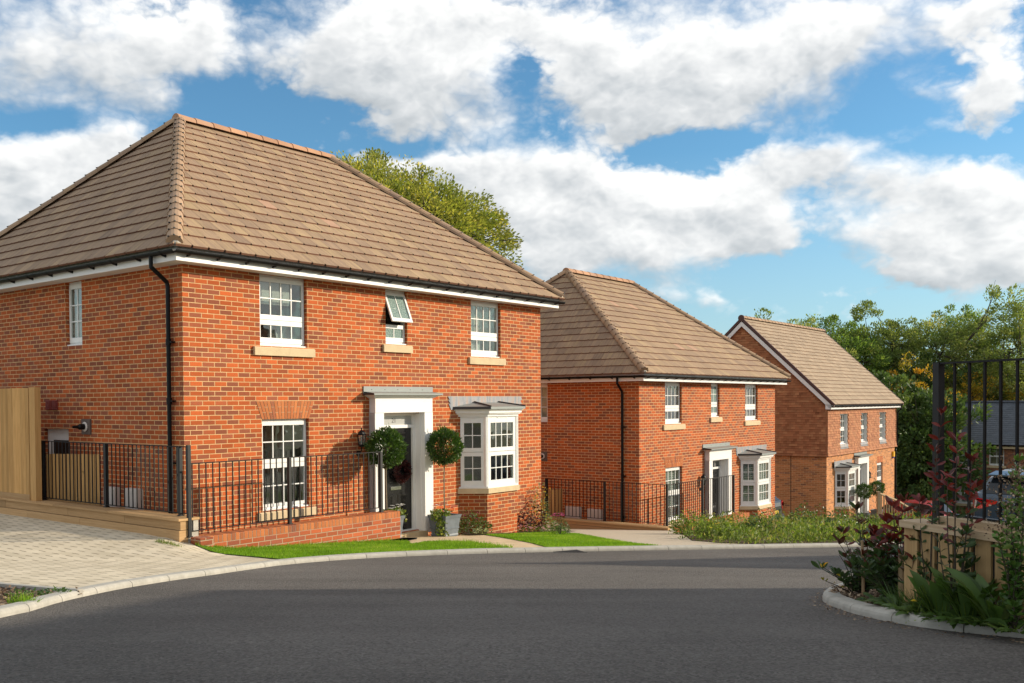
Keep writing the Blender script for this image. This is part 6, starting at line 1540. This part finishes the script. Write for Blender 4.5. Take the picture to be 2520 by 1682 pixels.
dd_ = empty('dandelion', bedbase(2228, 6.05), 0, 'pair of bright yellow dandelion flowers among the low leaves', 'flower'); B = bedbase(2228, 6.05)
for k, (px, py) in enumerate(((2243, 1493), (2266, 1486))):
    q_ = at(px, py, 5.98); x, y, z = q_.x-B[0], q_.y-B[1], q_.z-B[2]; mb = MB(); mb.tube([(x*.6, y*.6, 0), (x, y, z)], .003, 5); mb.build('stem', 'leaf_weed', dd_)
    mb = MB()
    for ring_, (rr_, up_) in enumerate(((.017, .001), (.012, .006), (.006, .009))):
        for j in range(12): b = 2*math.pi*j/12+ring_*.2; mb.poly([(x, y, z), (x+math.cos(b-.16)*rr_, y+math.sin(b-.16)*rr_, z+up_), (x+math.cos(b)*rr_*1.1, y+math.sin(b)*rr_*1.1, z+up_+.001), (x+math.cos(b+.16)*rr_, y+math.sin(b+.16)*rr_, z+up_)])
    mb.build('flower_head', 'flower_yellow', dd_)
rng = np.random.default_rng(77)
BV = [tuple(gnd(*p)) for p in ((2160, 1478), (2200, 1530), (2330, 1560), (2520, 1580), (2560, 1500), (2420, 1475), (2300, 1460))]
n = 11000; pp = np.array(ptsin(BV, n)); d_ = rng.normal(size=(n, 3))*.6; d_[:, 2] = 1
cloud_mesh('weed_grass', np.concatenate([pp, np.array([[H(x, y)+.05] for x, y in pp])], 1), d_, rng.uniform(.05, .24, n), 'leaf_dock', .06, None, shape='blade', label='grass and small weeds covering the soil of the raised bed', cat='grass', kind='stuff')
n = 2600; a = rng.normal(size=(n, 2)); c0 = gnd(2365, 1560); P = np.stack([c0.x+a[:, 0]*.10+.02, c0.y+a[:, 1]*.09, np.zeros(n)], 1); inside_ = np.array([inpoly(p_[0], p_[1], RB) for p_ in P]); P[:, 2] = np.array([H(p_[0], p_[1]) for p_ in P])+np.where(inside_, .06, .0)+rng.uniform(0, .07, n)
cloud_mesh('creeping_weed', P, rdir(n, .3), rng.uniform(.012, .03, n), 'leaf_weed', .35, None, shape='leaf', label='fine yellow green creeping weed spilling over the kerb onto the road', cat='weed')
# stakes
for k, (px, Y, h, lb) in enumerate([(2126, 7.1, .42, 'short wooden cane at the tip of the raised bed'), (2222, 6.6, .36, 'split wooden stake beside the red leaved shrub')]):
    x, y, z = bedbase(px, Y); rt_ = empty('plant_stake', (x, y, z), 0, lb, 'stake'); mb = MB(); mb.tube([(0, 0, -.05), (-.01, 0, h)], [.012, .010] if k == 0 else [.026, .018], 6, tint=(.4, .2, .3)); mb.build('cane', 'stake_timber', rt_)
# fallen leaves and grit on the road by the kerb
n = 700; t_ = rng.random(n); ks = np.array(arclen(KR[8:-2], .02)); idx = rng.integers(0, len(ks), n); pp = ks[idx]-rng.uniform(.01, .25, (n, 1))*np.array([[.55, .8]])+rng.normal(size=(n, 2))*.04
pp = np.array([q_ for q_ in pp if not inpoly(q_[0], q_[1], RB)]); n = len(pp); sd_2 = rng.normal(size=(n, 3))*.2; sd_2[:, 2] = 1; d_ = rng.normal(size=(n, 3)); d_[:, 2] *= .1
cloud_mesh('leaf_litter', np.concatenate([pp, np.array([[H(x, y)+.006] for x, y in pp])], 1), d_, rng.uniform(.006, .03, n), 'chips', .5, None, shape='quad', side=sd_2, label='scattered dry leaf bits on the road along the near kerb', cat='leaf litter', kind='stuff')
# ---- railing and timber wall at the right
fa, fb = Vector((2.945, 6.27)), Vector((3.24, 5.46)); fd = (fb-fa).normalized(); fe = fb+fd*.9
an = math.atan2(fd.y, fd.x)
railing('railing', (fa.x, fa.y), 0, -.76, (0, 0), tuple(fe-fa), .238, -.727, [(0, -.80, .238), (1.80, -.80, .238)], 'tall black railing on the timber wall close to the camera on the right', spacing=.1155, group=None)
tw = empty('timber_wall', (fa.x-fd.x*.17-.06, fa.y-fd.y*.17-.03, -1.45), an, 'timber boarded retaining wall under the near railing', 'retaining wall')
mb = MB(1.45); mb.box(0, 2.2, -.10, .10, -.835, -.79, tint=(.7, .4, .2)); mb.build('capping_board', 'rail_timber', tw)
mb = MB(1.45); mb.box(.25, 2.2, -.03, .10, -.79, -.742, tint=(.4, .7, .2)); mb.build('capping_board', 'rail_timber', tw)
for k in range(15): mb = MB(1.45); u = .02+k*.142; mb.box(u, u+.112, -.075, -.055, -2.0, -.837, tint=rt()); mb.build('board', 'board_timber', tw)
mb = MB(1.45); mb.box(.0, 2.2, -.05, .03, -2.0, -.838, tint=(.05, .2, .1)); mb.build('backing', 'recess_shade', tw)  # near-black sheet paints the shade in the gaps between boards

# ---- timber hand rail by the third house
a_ = plane(H3, 2160, 1226, -1.3); A = Vector((*W(H3, a_[0], -1.3), a_[1])); b_ = at(2205, 1245, A.y+1.0); e_ = at(2258, 1278, A.y+2.0)
hr = empty('timber_handrail', (A.x, A.y, A.z-1.0), 0, 'pale timber handrail going down the steps beside the third house', 'handrail'); O = Vector((A.x, A.y, A.z-1.0))
mb = MB(); mb.loft([[tuple(q_-O+Vector(v)) for v in ((-.03, -.03, -.03), (.03, -.03, -.03), (.03, -.03, .03), (-.03, -.03, .03))] for q_ in (A, b_, e_)]); mb.loft([[tuple(q_-O+Vector(v)) for v in ((-.03, .03, -.03), (.03, .03, -.03), (.03, .03, .03), (-.03, .03, .03))][::-1] for q_ in (A, b_, e_)]); mb.build('rail', 'rail_timber', hr)
for k in range(15):
    f = k/14; q_ = (A.lerp(b_, f*2) if f < .5 else b_.lerp(e_, f*2-1))-O; w_ = .055 if k in (0, 14) else .022; mb = MB(); mb.box(q_.x-w_, q_.x+w_, q_.y-w_, q_.y+w_, q_.z-1.1, q_.z+(.06 if k == 0 else -.02)); mb.build('post' if k in (0, 14) else 'baluster', 'rail_timber', hr)

# ---- shade trees off to the right, which break the edge of the shadow on the road
# ---------------------------------------------------------------- cars
def car(name, label, x, y, z, rz, paint, L=4.3, Wd=1.8, Ht=1.5, plate=None, spoiler=False, badge=True, lights='wide', big=True):
    """rear of the car faces -y locally, centre of the rear bumper at the origin"""
    root = empty(name, (x, y, z), rz, label, 'car', 'parked cars')
    hw = Wd/2
    # stations from tail to nose: y, half width at sill, half width at belt, sill z, belt z, roof z, roof half width
    ST = [(0, .78, .74, .42, .80, .80, .70), (.03, .93, .88, .30, .93, .93, .80), (.10, .98, .95, .26, 1.00, 1.01, .84), (.20, 1.0, .98, .24, 1.02, 1.13, .82), (.42, 1.0, 1.0, .22, 1.03, 1.36, .76), (.62, 1.0, 1.0, .22, 1.02, 1.455, .73), (1.0, 1.0, 1.0, .20, 1.0, 1.495, .72), (1.8, 1.0, 1.0, .20, .97, 1.50, .73), (2.4, 1.0, 1.0, .20, .95, 1.46, .72), (2.85, 1.0, 1.0, .20, .93, 1.30, .74), (3.3, 1.0, .97, .20, .92, .96, .80), (3.8, .98, .90, .20, .82, .84, .76), (4.15, .93, .80, .22, .70, .71, .66), (4.3, .80, .66, .32, .55, .56, .5)]
    kx, kz = hw, Ht/1.5; ky = L/4.3
    body = MB(); rings = []
    for (yy, ws, wb, zs, zb_, zr, wr) in ST:
        w0, w1 = ws*kx, wb*kx; z0, z1 = zs*kz, zb_*kz
        half = [(w0*.90, z0), (w0, z0+.09), (w0*1.0, z0+(z1-z0)*.45), (w1*.995, z1-.10), (w1*.955, z1)]
        rings.append([(a, yy*ky, b) for a, b in half]+[(-a, yy*ky, b) for a, b in half[::-1]])
    body.loft(rings); b_ = body.build('body', paint, root, smooth=True)
    top = MB(); gl = MB(); prev = None
    for i, (yy, ws, wb, zs, zb_, zr, wr) in enumerate(ST[2:11]):
        w1 = wb*kx*.95; z1 = zb_*kz; zt = zr*kz; wt = wr*kx
        cur = dict(y=yy*ky, w1=w1, z1=z1-.01, wt=wt, zt=zt)
        if prev:
            for s_ in (1, -1):
                q1 = [(s_*prev['w1'], prev['y'], prev['z1']), (s_*cur['w1'], cur['y'], cur['z1']), (s_*cur['wt'], cur['y'], cur['zt']-.05), (s_*prev['wt'], prev['y'], prev['zt']-.05)]
                pil = i in (1, 2, 6)
                (top if pil else gl).poly(q1 if s_ > 0 else q1[::-1])
                q2 = [(s_*prev['wt'], prev['y'], prev['zt']-.05), (s_*cur['wt'], cur['y'], cur['zt']-.05), (s_*cur['wt']*.86, cur['y'], cur['zt']), (s_*prev['wt']*.86, prev['y'], prev['zt'])]
                top.poly(q2 if s_ > 0 else q2[::-1])
            scr = prev['zt']*1. ; front = i >= 7; rear = i <= 3
            q = [(-prev['wt']*.86, prev['y'], prev['zt']), (prev['wt']*.86, prev['y'], prev['zt']), (cur['wt']*.86, cur['y'], cur['zt']), (-cur['wt']*.86, cur['y'], cur['zt'])]
            (gl if (front or rear) else top).poly(q)
        prev = cur
    top.build('roof', paint, root, smooth=True); gl.build('windows', 'car_glass', root)
    if spoiler:
        mb = MB(); mb.loft([[(sx*hw*.70, .50*ky, Ht-.09), (sx*hw*.72, .27*ky, Ht-.12), (sx*hw*.72, .27*ky, Ht-.085), (sx*hw*.70, .66*ky, Ht-.02)] for sx in (-1, -.5, 0, .5, 1)]); mb.build('spoiler', paint, root)
    for s_ in (1, -1):
        mb = MB(); 
        if lights == 'wide':
            o = [(s_*hw*1.0, .17, .92*kz), (s_*hw*.985, .055, .90*kz), (s_*hw*.80, .015, .90*kz), (s_*hw*.40, .005, .86*kz), (s_*hw*.42, .005, .80*kz), (s_*hw*.72, .010, .68*kz), (s_*hw*.90, .035, .66*kz), (s_*hw*1.0, .15, .70*kz)]
        else: o = [(s_*hw*1.0, .16, .98*kz), (s_*hw*.97, .045, .98*kz), (s_*hw*.78, .02, .95*kz), (s_*hw*.74, .01, .80*kz), (s_*hw*.80, .015, .70*kz), (s_*hw*.95, .045, .66*kz), (s_*hw*1.0, .15, .70*kz)]
        f_ = [(a*1.012, b-.022, c) for a, b, c in o]
        cen = tuple(sum(p_[k] for p_ in f_)/len(f_) for k in range(3)); cen = (cen[0], cen[1]-.02, cen[2])
        for k in range(len(f_)):
            a, b = f_[k], f_[(k+1) % len(f_)]; t_ = [a, b, cen]; mb.poly(t_ if s_ < 0 else t_[::-1]); q_ = [o[k], o[(k+1) % len(o)], b, a]; mb.poly(q_ if s_ < 0 else q_[::-1])
        l_ = mb.build('tail_light', 'tail_red', root)
        mb = MB(); g_ = [((a-cen[0])*.42+cen[0], b-.012-.03, (c-cen[2])*.42+cen[2]+.03) for a, b, c in f_]; mb.poly(g_ if s_ < 0 else g_[::-1]); mb.build('lens', 'tail_dark', l_)
        mb = MB(); mb.tube([(s_*(hw-.02), 2.75*ky, .98*kz), (s_*(hw+.14), 2.72*ky, 1.0*kz)], [.03, .03], 6); mb.box(s_*(hw+.08), s_*(hw+.24), 2.62*ky, 2.76*ky, .96*kz, 1.10*kz); mb.build('wing_mirror', paint, root)
        for yy in (.72*ky, 3.35*ky):
            mb = MB(); Mx = Matrix.Rotation(R(90), 4, 'Y'); mb.lathe([(.20, -.11), (.30, -.11), (.325, -.08), (.325, .08), (.30, .11), (.20, .11)], (s_*(hw-.10), yy, .325), 24, M4=Mx); w_ = mb.build('wheel', 'rubber', root)
            mb = MB(); mb.lathe([(.04, .115), (.20, .095), (.205, .06)] if s_ > 0 else [(.205, -.06), (.20, -.095), (.04, -.115)], (s_*(hw-.10), yy, .325), 20, M4=Mx); mb.build('rim', 'alloy', w_)
    mb = MB(); mb.box(-hw*.94, hw*.94, -.03, .12, .36*kz, .50*kz); mb.build('bumper', 'rubber' if not big else paint, root)
    if plate:
        mb = MB(); mb.box(-.26, .26, -.045, -.03, .56*kz, .56*kz+.112); mb.build('number_plate', 'plate_yellow', root)
        ladder_text(plate, .105, root, (0, -.047, .56*kz+.054), (R(90), 0, 0), 'plate_text', 'plate_lettering')
    if badge:
        mb = MB(); Mx = Matrix.Rotation(R(90), 4, 'X'); mb.lathe([(.055, .0), (.055, .03), (.04, .038)], (0, .03, .86*kz), 20, M4=Mx); mb.build('badge', 'badge', root)
        mb = MB(); mb.lathe([(.038, .037), (.038, .042)], (0, .03, .86*kz), 16, M4=Mx); mb.build('badge_disc', 'alarm_blue', root)
    return root
Yc = 20.9; q_ = at(2496, 1290, Yc); car('parked_car', 'dark blue hatchback with a wide red tail light behind the near railing', q_.x, Yc, H(q_.x, Yc)-.06, R(-48), 'paint_blue', Ht=1.50, Wd=1.84, spoiler=True, L=4.3)
p = W(H2, 11.32, .8); car('parked_car', 'black car with a yellow number plate between the middle and the third house', p[0], p[1], H(*p)+.14, H2[2], 'paint_black', Ht=1.50, Wd=1.78, plate='HC17 NJF', badge=True, lights='tall', big=False)
q_ = at(2330, 1290, 42); car('parked_car', 'small red car beyond the near railing in front of the slate roofed house', q_.x, 42, H(q_.x, 42)+.02, R(40), 'paint_red', Ht=1.46, Wd=1.72, L=3.8, lights='tall', big=False)
q_ = at(2215, 1290, 50); car('parked_car', 'dark car with a pale sky reflection parked right of the third house', q_.x, 50, H(q_.x, 50)+.02, R(75), 'paint_grey', Ht=1.5, Wd=1.8, lights='tall', big=False)
